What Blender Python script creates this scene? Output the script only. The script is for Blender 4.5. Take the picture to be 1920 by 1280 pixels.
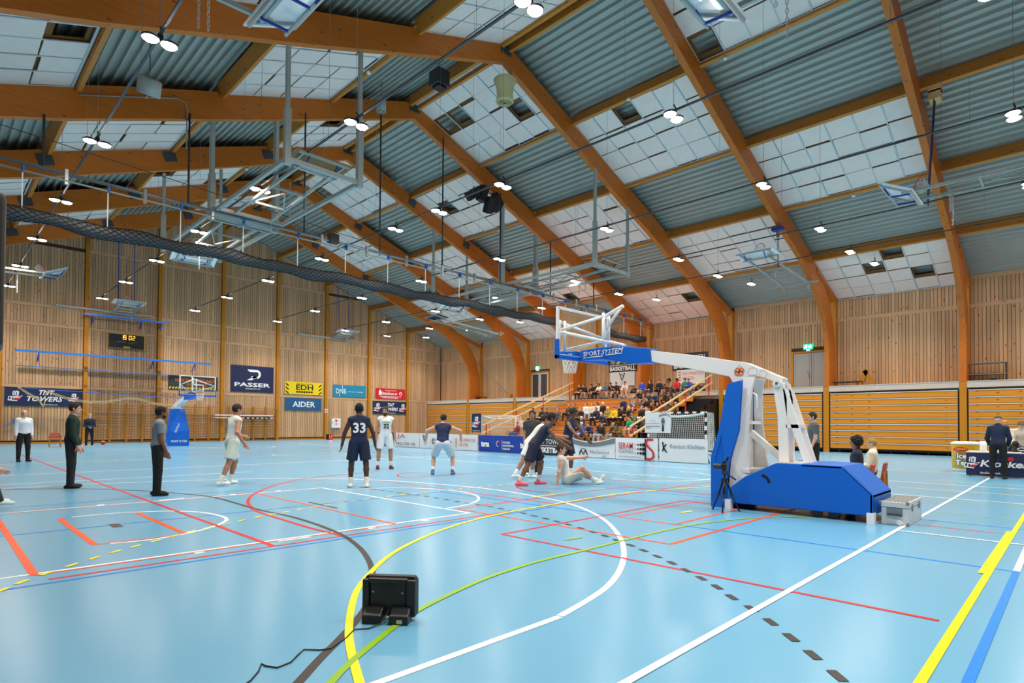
import bpy, math, random
import numpy as np
from mathutils import Vector, Matrix
for o in list(bpy.data.objects): bpy.data.objects.remove(o)
SC = bpy.context.scene
COL = SC.collection
rng = random.Random(7)
# ------------------------------------------------------------------ camera
EYE = 1.44
def cam_axes(yaw, pitch, roll):
    cy, sy = math.cos(yaw), math.sin(yaw); cp, sp = math.cos(pitch), math.sin(pitch); cr, sr = math.cos(roll), math.sin(roll)
    f = Vector((sy*cp, cy*cp, sp)); r = Vector((cy, -sy, 0)); u = r.cross(f)
    return r*cr+u*sr, u*cr-r*sr, f
CR, CU, CF = cam_axes(math.radians(-44.5037), math.radians(1.0732), math.radians(0.3759))
FPX, CYP = 1082.13, 774.04
cam = bpy.data.objects.new('camera', bpy.data.cameras.new('camera')); COL.objects.link(cam)
cam.matrix_world = Matrix(((CR.x, CU.x, -CF.x, 0), (CR.y, CU.y, -CF.y, 0), (CR.z, CU.z, -CF.z, EYE), (0, 0, 0, 1)))
cam.data.sensor_width = 36; cam.data.sensor_fit = 'HORIZONTAL'
cam.data.lens = FPX/1920*36; cam.data.shift_y = (CYP-640)/1920
cam.data.clip_start = .05; cam.data.clip_end = 300
SC.camera = cam
SC.view_settings.view_transform = 'Standard'; SC.view_settings.look = 'None'
SC.view_settings.gamma = 1; SC.view_settings.use_curve_mapping = False
SC.view_settings.exposure = 0.3
wd = bpy.data.worlds.new('world'); SC.world = wd; wd.use_nodes = True
wd.node_tree.nodes['Background'].inputs[0].default_value = (.8, .85, .9, 1)
wd.node_tree.nodes['Background'].inputs[1].default_value = .05
LAMP_W = 115.0      # one twin floodlight, watts of the downward beam
LENS_E = 125.0       # radiance of its two diffusers
# photo pixel -> place: the floor, or a plane of known position that the thing touches
def ray(x, y): return CF + CR*((x-960)/FPX) - CU*((y-CYP)/FPX)
def fl(x, y, z=0.0):
    d = ray(x, y); t = (z-EYE)/d.z; return Vector((d.x*t, d.y*t, z))
def onY(x, y, Y):
    d = ray(x, y); t = Y/d.y; return Vector((d.x*t, Y, d.z*t+EYE))
def onX(x, y, X):
    d = ray(x, y); t = X/d.x; return Vector((X, d.y*t, d.z*t+EYE))
# ------------------------------------------------------------------ materials
MATS = {}
def srgb(h):
    h = h.lstrip('#'); c = [int(h[i:i+2], 16)/255 for i in (0, 2, 4)]
    return tuple(x/12.92 if x <= .04045 else ((x+.055)/1.055)**2.4 for x in c)
def mat(name, col='#888888', rough=.5, metal=0.0, emit=0.0, alpha=1.0, coat=0.0, trans=0.0, spec=.5):
    if name in MATS: return MATS[name]
    m = bpy.data.materials.new(name); m.use_nodes = True
    b = m.node_tree.nodes['Principled BSDF']; c = srgb(col) if isinstance(col, str) else col
    b.inputs['Base Color'].default_value = (*c, 1); b.inputs['Roughness'].default_value = rough
    b.inputs['Metallic'].default_value = metal; b.inputs['Alpha'].default_value = alpha
    b.inputs['Coat Weight'].default_value = coat; b.inputs['Specular IOR Level'].default_value = spec
    b.inputs['Transmission Weight'].default_value = trans
    if emit:
        b.inputs['Emission Color'].default_value = (*c, 1); b.inputs['Emission Strength'].default_value = emit
    m.diffuse_color = (*c, 1); MATS[name] = m
    return m
def wood(name, c1, c2, axis='Z', scale=6.0, rough=.55, island=0.0, knots=True, spec=.3):
    if name in MATS: return MATS[name]
    m = mat(name, c1, rough, spec=spec); nt = m.node_tree; N = nt.nodes; L = nt.links; b = N['Principled BSDF']
    tc = N.new('ShaderNodeTexCoord'); mp = N.new('ShaderNodeMapping'); L.new(tc.outputs['Object'], mp.inputs[0])
    s = {'X': (.06, 1, 1), 'Y': (1, .06, 1), 'Z': (1, 1, .06)}[axis]
    mp.inputs['Scale'].default_value = [v*scale for v in s]
    no = N.new('ShaderNodeTexNoise'); L.new(mp.outputs[0], no.inputs[0]); no.inputs['Scale'].default_value = 2.5; no.inputs['Detail'].default_value = 5
    mx = N.new('ShaderNodeMix'); mx.data_type = 'RGBA'
    mx.inputs[6].default_value = (*srgb(c1), 1); mx.inputs[7].default_value = (*srgb(c2), 1)
    L.new(no.outputs[0], mx.inputs[0]); out = mx.outputs[2]
    if knots:
        m2 = N.new('ShaderNodeMapping'); L.new(tc.outputs['Object'], m2.inputs[0])
        s2 = {'X': (1.3, 3.5, 3.5), 'Y': (3.5, 1.3, 3.5), 'Z': (3.5, 3.5, 1.3)}[axis]; m2.inputs['Scale'].default_value = s2
        vo = N.new('ShaderNodeTexVoronoi'); L.new(m2.outputs[0], vo.inputs[0]); vo.inputs['Scale'].default_value = 1.3
        rp = N.new('ShaderNodeValToRGB'); L.new(vo.outputs['Distance'], rp.inputs[0])
        rp.color_ramp.elements[0].position = .06; rp.color_ramp.elements[0].color = (.35, .28, .22, 1)
        rp.color_ramp.elements[1].position = .15; rp.color_ramp.elements[1].color = (1, 1, 1, 1)
        k = N.new('ShaderNodeMix'); k.data_type = 'RGBA'; k.blend_type = 'MULTIPLY'; k.inputs[0].default_value = 1
        L.new(out, k.inputs[6]); L.new(rp.outputs[0], k.inputs[7]); out = k.outputs[2]
    if island:
        g = N.new('ShaderNodeNewGeometry'); ml = N.new('ShaderNodeMapRange'); L.new(g.outputs['Random Per Island'], ml.inputs[0])
        ml.inputs['To Min'].default_value = 1-island; ml.inputs['To Max'].default_value = 1+island*.6
        k = N.new('ShaderNodeMix'); k.data_type = 'RGBA'; k.blend_type = 'MULTIPLY'; k.inputs[0].default_value = 1
        L.new(out, k.inputs[6]); L.new(ml.outputs[0], k.inputs[7]); out = k.outputs[2]
    L.new(out, b.inputs['Base Color'])
    bp = N.new('ShaderNodeBump'); bp.inputs['Strength'].default_value = .08; L.new(no.outputs[0], bp.inputs['Height']); L.new(bp.outputs[0], b.inputs['Normal'])
    return m
def noisy(name, c1, c2, scale=3.0, rough=.6, detail=4, bump=0.0, metal=0.0, **kw):
    if name in MATS: return MATS[name]
    m = mat(name, c1, rough, metal, **kw); nt = m.node_tree; N = nt.nodes; L = nt.links; b = N['Principled BSDF']
    tc = N.new('ShaderNodeTexCoord'); no = N.new('ShaderNodeTexNoise'); L.new(tc.outputs['Object'], no.inputs[0])
    no.inputs['Scale'].default_value = scale; no.inputs['Detail'].default_value = detail
    mx = N.new('ShaderNodeMix'); mx.data_type = 'RGBA'; mx.inputs[6].default_value = (*srgb(c1), 1); mx.inputs[7].default_value = (*srgb(c2), 1)
    L.new(no.outputs[0], mx.inputs[0]); L.new(mx.outputs[2], b.inputs['Base Color'])
    if bump:
        bp = N.new('ShaderNodeBump'); bp.inputs['Strength'].default_value = bump; L.new(no.outputs[0], bp.inputs['Height']); L.new(bp.outputs[0], b.inputs['Normal'])
    return m
def M(n): return MATS[n]
# ------------------------------------------------------------------ mesh builder
class MB:
    def __init__(s): s.v = []; s.f = []; s.m = []; s.sm = []
    def add(s, v, f, mi=0, smooth=False):
        o = len(s.v); s.v += [tuple(p) for p in v]
        for q in f: s.f.append(tuple(i+o for i in q)); s.m.append(mi); s.sm.append(smooth)
        return s
    def box(s, c, d, rot=None, mi=0):
        x, y, z = d[0]/2, d[1]/2, d[2]/2
        P = [Vector(p) for p in ((-x,-y,-z),(x,-y,-z),(x,y,-z),(-x,y,-z),(-x,-y,z),(x,-y,z),(x,y,z),(-x,y,z))]
        if rot is not None: P = [rot @ p for p in P]
        c = Vector(c)
        return s.add([p+c for p in P], [(0,3,2,1),(4,5,6,7),(0,1,5,4),(1,2,6,5),(2,3,7,6),(3,0,4,7)], mi)
    def b2(s, a, b, mi=0):
        return s.box([(a[i]+b[i])/2 for i in range(3)], [abs(b[i]-a[i]) for i in range(3)], None, mi)
    def bar(s, p, q, w, h, mi=0, up=(0, 0, 1)):
        p = Vector(p); q = Vector(q); d = (q-p); l = d.length; d.normalize()
        up = Vector(up)
        if abs(d.dot(up)) > .98: up = Vector((1, 0, 0)) if abs(d.x) < .9 else Vector((0, 1, 0))
        a = d.cross(up).normalized(); b = a.cross(d)
        R = Matrix((a, d, b)).transposed()
        return s.box((p+q)/2, (w, l, h), R, mi)
    def tube(s, pts, r, n=8, mi=0, closed=False, cap=True):
        pts = [Vector(p) for p in pts]; m = len(pts)
        rr = r if isinstance(r, (list, tuple)) else [r]*m
        V = []; ref = None
        for i, p in enumerate(pts):
            if closed: d = pts[(i+1) % m]-pts[i-1]
            else: d = pts[min(i+1, m-1)]-pts[max(i-1, 0)]
            if d.length < 1e-9: d = Vector((0, 0, 1))
            d.normalize()
            if ref is None: ref = Vector((0, 0, 1)) if abs(d.z) < .9 else Vector((1, 0, 0))
            a = ref-d*ref.dot(d)
            if a.length < 1e-6: a = Vector((1, 0, 0)).cross(d)
            a.normalize(); ref = a; b = d.cross(a)
            for k in range(n):
                t = 2*math.pi*k/n; V.append(p+(a*math.cos(t)+b*math.sin(t))*rr[i])
        F = []
        for i in range(m if closed else m-1):
            j = (i+1) % m
            for k in range(n): F.append((i*n+k, i*n+(k+1) % n, j*n+(k+1) % n, j*n+k))
        s.add(V, F, mi, n > 5)
        if cap and not closed:
            o = len(s.v)-len(V)
            s.f.append(tuple(o+k for k in reversed(range(n)))); s.m.append(mi); s.sm.append(False)
            s.f.append(tuple(o+(m-1)*n+k for k in range(n))); s.m.append(mi); s.sm.append(False)
        return s
    def lathe(s, c, prof, n=20, axis=(0, 0, 1), mi=0, smooth=True):
        ax = Vector(axis).normalized(); ref = Vector((0, 0, 1)) if abs(ax.z) < .9 else Vector((1, 0, 0))
        a = (ref-ax*ref.dot(ax)).normalized(); b = ax.cross(a); c = Vector(c)
        V = [c+ax*h+(a*math.cos(2*math.pi*k/n)+b*math.sin(2*math.pi*k/n))*r for r, h in prof for k in range(n)]
        F = [(i*n+k, i*n+(k+1) % n, (i+1)*n+(k+1) % n, (i+1)*n+k) for i in range(len(prof)-1) for k in range(n)]
        return s.add(V, F, mi, smooth)
    def prism(s, poly, off, mi=0):
        n = len(poly); P = [Vector(p) for p in poly]; off = Vector(off)
        s.add(P+[p+off for p in P], [tuple(range(n))[::-1], tuple(range(n, 2*n))]+[(i, (i+1) % n, n+(i+1) % n, n+i) for i in range(n)], mi)
        return s
    def sheet(s, grid, mi=0, smooth=True):
        r = len(grid); c = len(grid[0])
        return s.add([p for row in grid for p in row], [(i*c+j, i*c+j+1, (i+1)*c+j+1, (i+1)*c+j) for i in range(r-1) for j in range(c-1)], mi, smooth)
    def mesh(s, name, mats, origin=(0, 0, 0)):
        me = bpy.data.meshes.new(name); o = Vector(origin)
        me.from_pydata([(p[0]-o.x, p[1]-o.y, p[2]-o.z) for p in s.v], [], s.f)
        for m in (mats if isinstance(mats, (list, tuple)) else [mats]): me.materials.append(M(m) if isinstance(m, str) else m)
        me.polygons.foreach_set('material_index', s.m); me.polygons.foreach_set('use_smooth', s.sm)
        me.update()
        return me
    def build(s, name, mats, parent=None, **tags):
        # vertices are given in the parent's world frame (parent unrotated) or in world
        org = parent_origin(parent)
        o = bpy.data.objects.new(name, s.mesh(name, mats, org)); COL.objects.link(o)
        if parent is not None: o.parent = parent
        for k, v in tags.items(): o[k] = v
        return o
def parent_origin(p):
    v = Vector((0, 0, 0))
    while p is not None: v += p.location; p = p.parent
    return v
def thing(name, label, cat, loc=(0, 0, 0), group=None, kind=None):
    o = bpy.data.objects.new(name, None); COL.objects.link(o); o.location = loc; o.empty_display_size = .1
    if kind: o['kind'] = kind
    else: o['label'] = label; o['category'] = cat
    if group: o['group'] = group
    return o
def tag(o, label, cat, group=None):
    o['label'] = label; o['category'] = cat
    if group: o['group'] = group
    return o
def struct(o): o['kind'] = 'structure'; return o
def copy_tree(o, parent=None, loc=None, rotz=None):
    c = o.copy(); COL.objects.link(c); c.parent = parent
    if loc is not None: c.location = loc
    if rotz is not None: c.rotation_euler = (0, 0, rotz)
    for ch in o.children: copy_tree(ch, c)
    return c
def inst(name, me, loc, parent=None, rot=None):
    o = bpy.data.objects.new(name, me); COL.objects.link(o)
    o.location = Vector(loc)-parent_origin(parent)
    if rot is not None: o.rotation_euler = rot
    if parent is not None: o.parent = parent
    return o
# ------------------------------------------------------------------ flat print on a face: origin, right, up
class Face:
    def __init__(s, O, u, v, parent, lift=.004):
        s.O = Vector(O); s.u = Vector(u).normalized(); s.v = Vector(v).normalized(); s.n = s.u.cross(s.v); s.p = parent; s.l = lift
    def P(s, a, b, k=1.0): return s.O+s.u*a+s.v*b+s.n*s.l*k
    def poly(s, name, polys, m, k=1.0):
        mb = MB()
        for q in polys: mb.add([s.P(a, b, k) for a, b in q], [tuple(range(len(q)))])
        return mb.build(name, m, s.p)
    def rect(s, name, a, b, c, d, m, k=1.0): return s.poly(name, [[(a, b), (c, b), (c, d), (a, d)]], m, k)
    def disc(s, name, a, b, r, m, k=1.0, n=20, ry=None):
        ry = ry or r
        return s.poly(name, [[(a+r*math.cos(2*math.pi*i/n), b+ry*math.sin(2*math.pi*i/n)) for i in range(n)]], m, k)
    def ring(s, name, a, b, r, w, m, k=1.0, n=28, t0=0, t1=360):
        Q = []
        for i in range(n):
            x = math.radians(t0+(t1-t0)*i/n); y = math.radians(t0+(t1-t0)*(i+1)/n)
            Q.append([(a+(r-w)*math.cos(x), b+(r-w)*math.sin(x)), (a+r*math.cos(x), b+r*math.sin(x)), (a+r*math.cos(y), b+r*math.sin(y)), (a+(r-w)*math.cos(y), b+(r-w)*math.sin(y))])
        return s.poly(name, Q, m, k)
    def stroke(s, name, pts, w, m, k=1.0):
        Q = []
        for (a, b), (c, d) in zip(pts[:-1], pts[1:]):
            l = math.hypot(c-a, d-b) or 1; x, y = -(d-b)/l*w/2, (c-a)/l*w/2
            Q.append([(a+x, b+y), (a-x, b-y), (c-x, d-y), (c+x, d+y)])
        return s.poly(name, Q, m, k)
    def text(s, body, a, b, w, h, m, bold=0.0, shear=0.0, k=2.0, name='lettering', arc=None):
        cu = bpy.data.curves.new('t', 'FONT'); cu.body = body; cu.offset = bold; cu.shear = shear; cu.resolution_u = 2; cu.fill_mode = 'FRONT'
        ob = bpy.data.objects.new('t', cu); me = bpy.data.meshes.new_from_object(ob)
        bpy.data.objects.remove(ob); bpy.data.curves.remove(cu)
        n = len(me.vertices); co = np.empty(n*3); me.vertices.foreach_get('co', co); co = co.reshape(-1, 3)
        mn = co.min(0); mx = co.max(0); d = np.maximum(mx-mn, 1e-6)
        A = a+(co[:, 0]-mn[0])/d[0]*w; B = b+(co[:, 1]-mn[1])/d[1]*h
        if arc: B = B+arc*(1-((A-a-w/2)/(w/2))**2)
        O = np.array(s.O+s.n*s.l*k-parent_origin(s.p)); W = O+np.outer(A, np.array(s.u))+np.outer(B, np.array(s.v))
        me.vertices.foreach_set('co', W.ravel()); me.materials.clear(); me.materials.append(M(m)); me.update(); me.name = name
        o = bpy.data.objects.new(name, me); COL.objects.link(o); o.parent = s.p
        return o
# ------------------------------------------------------------------ palette
wood('glulam_h', '#d37a2c', '#b86018', 'Y', 4.0, .45)
wood('glulam_v', '#dc9234', '#c67d22', 'Z', 4.0, .45)
wood('purlin_wood', '#d98f42', '#bd752c', 'X', 5.0, .5)
wood('board_wood', '#e0b68e', '#c2956a', 'Z', 7.0, .6, island=.22)
wood('rail_wood', '#dcb28c', '#c59a72', 'Y', 7.0, .6)
wood('rail_wood_x', '#dcb28c', '#c59a72', 'X', 7.0, .6)
wood('column_wood', '#cf8a22', '#b97416', 'Z', 5.0, .5)
wood('bleacher_wood', '#e8972c', '#d08020', 'X', 5.0, .4)
wood('bleacher_orange', '#dc963e', '#c97f2a', 'X', 5.0, .4)
wood('handrail_wood', '#f0cf96', '#dcb478', 'Y', 5.0, .4, knots=False)
wood('bar_wood', '#c8862e', '#a9691d', 'Z', 5.0, .45, knots=False)
wood('batten_wood', '#8a5a2c', '#6d4420', 'X', 5.0, .6, knots=False)
noisy('white_panel', '#fbe9de', '#f0dccf', 2.2, .8, bump=.15)
noisy('deck_metal', '#b4b4aa', '#a6a69c', .8, .5, metal=.15)
noisy('beam_board', '#d9c9bc', '#c6b3a4', 3, .6)
mat('panel_rail', '#cfd0d2', .5); mat('dark', '#15161a', .6); mat('black', '#0c0d10', .5); mat('steel', '#8d9297', .38, .75)
mat('galv', '#a9b0b1', .42, .5); mat('grey_paint', '#a7aba6', .45); mat('bracket', '#4a4d52', .5, .3); mat('white', '#eeeeee', .4)
mat('white_paint', '#f2f2f2', .3, coat=.3); mat('door_grey', '#a9a7a5', .5); mat('door_glass', '#4f4a48', .25); mat('plaster', '#d8d2c8', .8)
mat('navy', '#1a2350', .55); mat('blue_pad', '#0763cc', .4, spec=.35); mat('blue_beam', '#1f78d8', .4); mat('blue_dark', '#1b3fa0', .45)
mat('red', '#d4202a', .45); mat('orange', '#ee6a1e', .45); mat('yellow', '#f5d410', .45); mat('green', '#1fa05a', .5); mat('teal', '#1887ac', .45)
mat('steel_blue', '#1f5d8e', .45); mat('charcoal', '#34353a', .5); mat('grey', '#77797d', .5); mat('lightgrey', '#c9cbcd', .5); mat('cream', '#d9cf9a', .45)
mat('print_white', '#f4f4f4', .5); mat('print_black', '#141414', .5); mat('print_grey', '#6f7276', .5); mat('print_red', '#d0242c', .5); mat('print_orange', '#e2702c', .5)
mat('banner_white', '#ececee', .55); mat('banner_navy', '#1c2752', .55); mat('net_black', '#17181b', .7); mat('net_white', '#e9e6de', .7); mat('net_cream', '#d8c69a', .7)
mat('rim_orange', '#e0431f', .4); mat('led_amber', '#ff9a2a', .4, emit=5.0); mat('led_red', '#ff2a1a', .4, emit=12.0); mat('exit_green', '#10c58a', .4, emit=2.2); mat('exit_white', '#f2fff8', .4, emit=3.0)
mat('lamp_lens', (1.0, .91, .79), .3, emit=LENS_E)
mat('glass', '#f4fbfb', .03, trans=1.0)
# ------------------------------------------------------------------ the hall grid
RY = 15.8; DY = 4.235; X0 = -4.12; SX = 6.06; GX = -46.5; WY = 36.95; LY = RY-5*DY; EX = 8.0
FT = .24                                     # thickness of a timber arch
def FX(k): return X0-SX*k                    # far face of arch k
def deckz(Y): return 9.12+.364*(WY-RY)-.364*abs(Y-RY)
SLOPE = math.atan(.364)
# floor with its resilient blue surface
fm = noisy('floor_blue', '#68a8ce', '#6cabd0', .35, .24, coat=0.0, spec=.42)
def build_floor():
    nt = fm.node_tree; N = nt.nodes; L = nt.links; b = N['Principled BSDF']
    pass
    return struct(MB().b2((GX-.3, LY-.3, -.2), (EX+.3, WY+.3, 0)).build('floor', 'floor_blue'))
FLOOR = build_floor()
# vertical board cladding: every board its own island, three tiers between the horizontal rails
def boards(mb, u0, u1, zb, zt, place, w=.157):
    n = max(1, round((u1-u0)/w)); w = (u1-u0)/n
    for i in range(n):
        a = u0+i*w+.01; c = u0+(i+1)*w-.01; t0 = zt(a) if callable(zt) else zt; t1 = zt(c) if callable(zt) else zt
        d = .028+rng.uniform(-.004, .004)
        P = [place(a, zb, 0), place(c, zb, 0), place(c, t1, 0), place(a, t0, 0), place(a, zb, d), place(c, zb, d), place(c, t1, d), place(a, t0, d)]
        mb.add(P, [(4, 5, 6, 7), (0, 1, 5, 4), (1, 2, 6, 5), (2, 3, 7, 6), (3, 0, 4, 7)])
mat('wall_dark', '#4a3524', .8)
def gable(X, sgn, name, side):
    # backing wall, boards, rails and columns of one gable end
    w = struct(MB().prism([(X-sgn*.05, LY, 0), (X-sgn*.05, WY, 0), (X-sgn*.05, WY, deckz(WY)), (X-sgn*.05, RY, deckz(RY)), (X-sgn*.05, LY, deckz(LY))], (-sgn*.2, 0, 0)).build(name, 'wall_dark'))
    pl = lambda a, z, d: (X-sgn*.05+sgn*d, a, z)
    mb = MB(); ys = [RY+DY*k for k in range(-5, 6)]; zs = [0.1, 3.6, 7.5, 8.72, 12.62, 30]
    for a, c in zip(ys[:-1], ys[1:]):
        for zb, zt in zip(zs[:-1], zs[1:]):
            lo = min(deckz(a+.1), deckz(c-.1)); hi = max(deckz(a+.1), deckz(c-.1))
            if zb+.12 > hi: continue
            if zt < lo: boards(mb, a+.13, c-.13, zb+.11, zt-.11, pl)
            else: boards(mb, a+.13, c-.13, zb+.11, lambda u, zb=zb, zt=zt: max(zb+.12, min(zt-.11, deckz(u)-.02)), pl)
    o = mb.build('board', 'board_wood', w); o['kind'] = 'stuff'
    for a, c in zip(ys[:-1], ys[1:]):
        for z in zs[1:5]:
            if z < min(deckz(a), deckz(c))-.2: MB().b2((X-sgn*.05, a+.13, z-.1), (X-sgn*.05+sgn*.045, c-.13, z+.1)).build('horizontal_rail', 'rail_wood', w)
        MB().b2((X-sgn*.05, a+.13, 0), (X+sgn*.0, c-.13, .11)).build('skirting', 'column_wood', w)
    for y in ys[1:-1]:
        MB().b2((X-sgn*.05, y-.11, 0), (X+sgn*.17, y+.11, deckz(y)-.05)).build('column', 'column_wood', w)
    return w
GABLE = gable(GX, 1, 'wall_far', 'far')
gable(EX, -1, 'wall_near', 'near')
WALL = struct(MB().b2((GX, WY+.03, 0), (EX, WY+.25, deckz(WY)+.2)).build('wall_right', 'wall_dark'))
mb = MB(); pl = lambda a, z, d: (a, WY+.03-d, z)
DOORS = [(-33.95, -32.0), (-12.35, -10.32)]
def long_boards():
    zs = [3.4, 7.55, 8.98]
    for k in range(-2, 7):
        a = FX(k+1)+FT if k < 6 else GX; c = FX(k) if k > -2 else EX
        for zb, zt in zip(zs[:-1], zs[1:]):
            segs = [(a, c, zb)]
            for d0, d1 in DOORS:
                if zb < 4 and a < d0 and d1 < c+1: segs = [(a, d0-.12, zb), (d0-.12, min(d1+.12, c), 6.02), (min(d1+.12, c), c, zb)]
            for s0, s1, z in segs:
                if s1-s0 > .05: boards(mb, s0, s1, z+.1, zt-.1, pl)
        MB().b2((a, WY-.02, 7.45), (c, WY+.03, 7.65)).build('horizontal_rail', 'rail_wood_x', WALL)
        MB().b2((a, WY-.02, 8.88), (c, WY+.03, 9.1)).build('horizontal_rail', 'rail_wood_x', WALL)
    o = mb.build('board', 'board_wood', WALL); o['kind'] = 'stuff'
long_boards()
struct(MB().b2((GX, LY-.25, 0), (EX, LY, deckz(LY)+.2)).build('wall_left', 'board_wood'))
# ------------------------------------------------------------------ roof: ribbed metal deck, timber purlins, white acoustic panels
def deck_mesh(sgn):
    pr = []; n = 72; L = 5*DY/math.cos(SLOPE)+.3; p = L/n
    for i in range(n):
        for t, h in ((0, 0), (.32, 0), (.40, .11), (.92, .11)): pr.append((i*p+t*p, h))
    V = []; F = []
    for X in (GX, EX):
        for s, h in pr:
            V.append((X, RY+sgn*(s*math.cos(SLOPE)-h*math.sin(SLOPE)*0), deckz(RY)-s*math.sin(SLOPE)+h))
    m = len(pr)
    F = [(i, i+1, m+i+1, m+i) for i in range(m-1)]
    return MB().add(V, F)
CEIL = thing('ceiling', '', '', (0, RY, deckz(RY)), kind='structure')
for s in (1, -1): deck_mesh(s).build('ribbed_deck', 'deck_metal', CEIL)
SEG = [RY+DY*k for k in range(-5, 6)]
pm = MB().b2((-(SX-FT)/2, -.07, -.24), ((SX-FT)/2, .07, .24)).mesh('purlin', 'purlin_wood')
for k in range(-2, 7):
    a = FX(k+1)+FT if k < 6 else GX; c = FX(k) if k > -2 else EX
    for i, y in enumerate(SEG[1:-1]):
        tilt = -SLOPE if y > RY+.1 else (SLOPE if y < RY-.1 else 0)
        ys = [y] if abs(y-RY) > .1 else [y-.22, y+.22]
        for yy in ys:
            if -1 <= k <= 5: inst('purlin', pm, ((a+c)/2, yy, deckz(yy)-.33), CEIL, (tilt, 0, 0))
            else: MB().box(((a+c)/2, yy, deckz(yy)-.33), (c-a, .14, .48), Matrix.Rotation(tilt, 3, 'X')).build('purlin', 'purlin_wood', CEIL)
PW, PL = (SX-FT)/6, DY/math.cos(SLOPE)/4
panel_me = MB().box((0, 0, 0), (PW-.05, PL-.06, .035)).mesh('acoustic_panel', 'white_panel')
far_panels = MB(); battens = MB(); rails = MB()
ri = random.Random(3)
def white_section(b, sgn, j):
    a = FX(b+1)+FT; R = Matrix.Rotation(-SLOPE*sgn, 3, 'X')
    y0 = RY+sgn*j*DY; L = DY/math.cos(SLOPE); dirv = Vector((0, sgn*math.cos(SLOPE), -math.sin(SLOPE))); nv = Vector((0, -sgn*math.sin(SLOPE)*-1, math.cos(SLOPE)))
    base = Vector((0, y0, deckz(y0)-.40)); solid = (sgn > 0 and b in (0, 1, 2)) or (sgn < 0 and b in (1, 2))
    s0 = .12; s1 = L-.12; pl_ = (s1-s0)/4
    for c in range(6):
        for r in range(4):
            if ri.random() < .035: continue
            x = a+(c+.5)*PW; s = s0+(r+.5)*pl_
            dx = ri.uniform(-.012, .012); ds = ri.choice((0, 0, 0, ri.uniform(-.07, .07)))
            tw = ri.uniform(-.012, .012); sc = 1-ri.choice((0, 0, 0, .0, .08))
            p = base+dirv*(s+ds)+Vector((x+dx, 0, ri.uniform(-.012, .012)))
            rot = R @ Matrix.Rotation(tw, 3, 'Z')
            if solid:
                o = inst('acoustic_panel', panel_me, p, CEIL, rot.to_euler()); o.scale = (1, sc*(pl_-.05)/(PL-.06), 1)
            else: far_panels.box(p, (PW-.05, (pl_-.05)*sc, .035), rot)
    for r in range(5):
        s = s0+r*pl_; p = base+dirv*s+Vector((a+3*PW, 0, .07)); battens.box(p, (6*PW, .34, .03), R)
    for c in range(7):
        p = base+dirv*(L/2)+Vector((a+c*PW, 0, -.03)); rails.box(p, (.045, L-.2, .02), R)
        battens.box(base+dirv*(L/2)+Vector((a+c*PW, 0, .06)), (.2, L-.2, .03), R)
    for s in (.1, L-.1): rails.box(base+dirv*s+Vector((a+3*PW, 0, -.03)), (6*PW, .07, .03), R)
for b in range(-1, 6):
    for j in range(5):
        if b >= 0 and (b+j) % 2 == 0: white_section(b, 1, j)
        if b >= 0 and (b+j) % 2 == 1: white_section(b, -1, j)
o = far_panels.build('acoustic_panel', 'white_panel', CEIL); o['kind'] = 'stuff'
o = battens.build('batten', 'batten_wood', CEIL); o['kind'] = 'stuff'
o = rails.build('panel_rail', 'panel_rail', CEIL); o['kind'] = 'stuff'
# ------------------------------------------------------------------ timber arches
IN = [(35.36, 0), (35.36, 5.6), (35.12, 6.7), (34.6, 7.5), (33.7, 8.4), (32.5, 9.2), (30.9, 9.98), (28.76, 10.69), (26.47, 11.57), (23.65, 12.62), (19.36, 14.3), (RY, 15.68)]
OUT = [(36.5, 0), (36.5, 5.6), (36.2, 7.1), (35.6, 8.2), (34.7, 9.15), (33.4, 9.95), (31.6, 10.7), (29.4, 11.5), (27.0, 12.42), (24.1, 13.45), (19.7, 15.05), (RY, 16.45)]
def arch_half(k, sgn):
    mb = MB(); X = FX(k); m = len(IN)
    def q(p): return RY+sgn*(p[0]-RY), p[1]
    V = []
    for x in (X, X+FT):
        for P in (IN, OUT):
            for p in P: y, z = q(p); V.append((x, y, z))
    F = []
    for i in range(m-1):
        F += [(i, i+1, m+i+1, m+i), (2*m+i, 3*m+i, 3*m+i+1, 2*m+i+1), (i, 2*m+i, 2*m+i+1, i+1), (m+i, m+i+1, 3*m+i+1, 3*m+i)]
    F.append((0, m, 3*m, 2*m)); mb.add(V, F)
    return mb
ARCHES = []
ends = {0: 'with a timber box and hoist ropes hanging by it', 1: 'with a blue pulley clamped under it', 2: 'standing over the right end of the extended stand', 3: 'standing in the middle of the seated spectators', 4: 'standing at the left handrails of the stand', 5: 'beside the glazed balcony door', 6: 'next to the poster wall'}
for k in range(-2, 7):
    if k == -2: continue
    t = thing('timber_arch', 'curved orange laminated timber arch '+ends.get(k, 'closest to the plain end wall'), 'arch', (FX(k), WY-1.5, 0), 'timber roof arches')
    if k == -1: t['label'] = 'curved orange laminated timber arch under the all metal roof bay'
    for s in (1, -1):
        arch_half(k, s).build('arch_half', 'glulam_h', t)
        f = lambda y: RY+s*(y-RY)
        MB().bar((FX(k)+FT/2, f(33.2), 9.75), (FX(k)+FT/2, f(WY-.1), deckz(WY)-.5), FT, .36, up=(1, 0, 0)).build('eave_beam', 'glulam_h', t)
        MB().b2((FX(k), f(WY-.02), 3.4), (FX(k)+FT, f(WY-.36), deckz(WY)-.4)).build('wall_post', 'glulam_v', t)
    MB().b2((FX(k)-.03, RY-.28, 16.0), (FX(k)+FT+.03, RY+.28, 16.4)).build('ridge_bracket', 'bracket', t)
    for yy in (7.27, 24.27):
        pass
    ARCHES.append(t)
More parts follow.
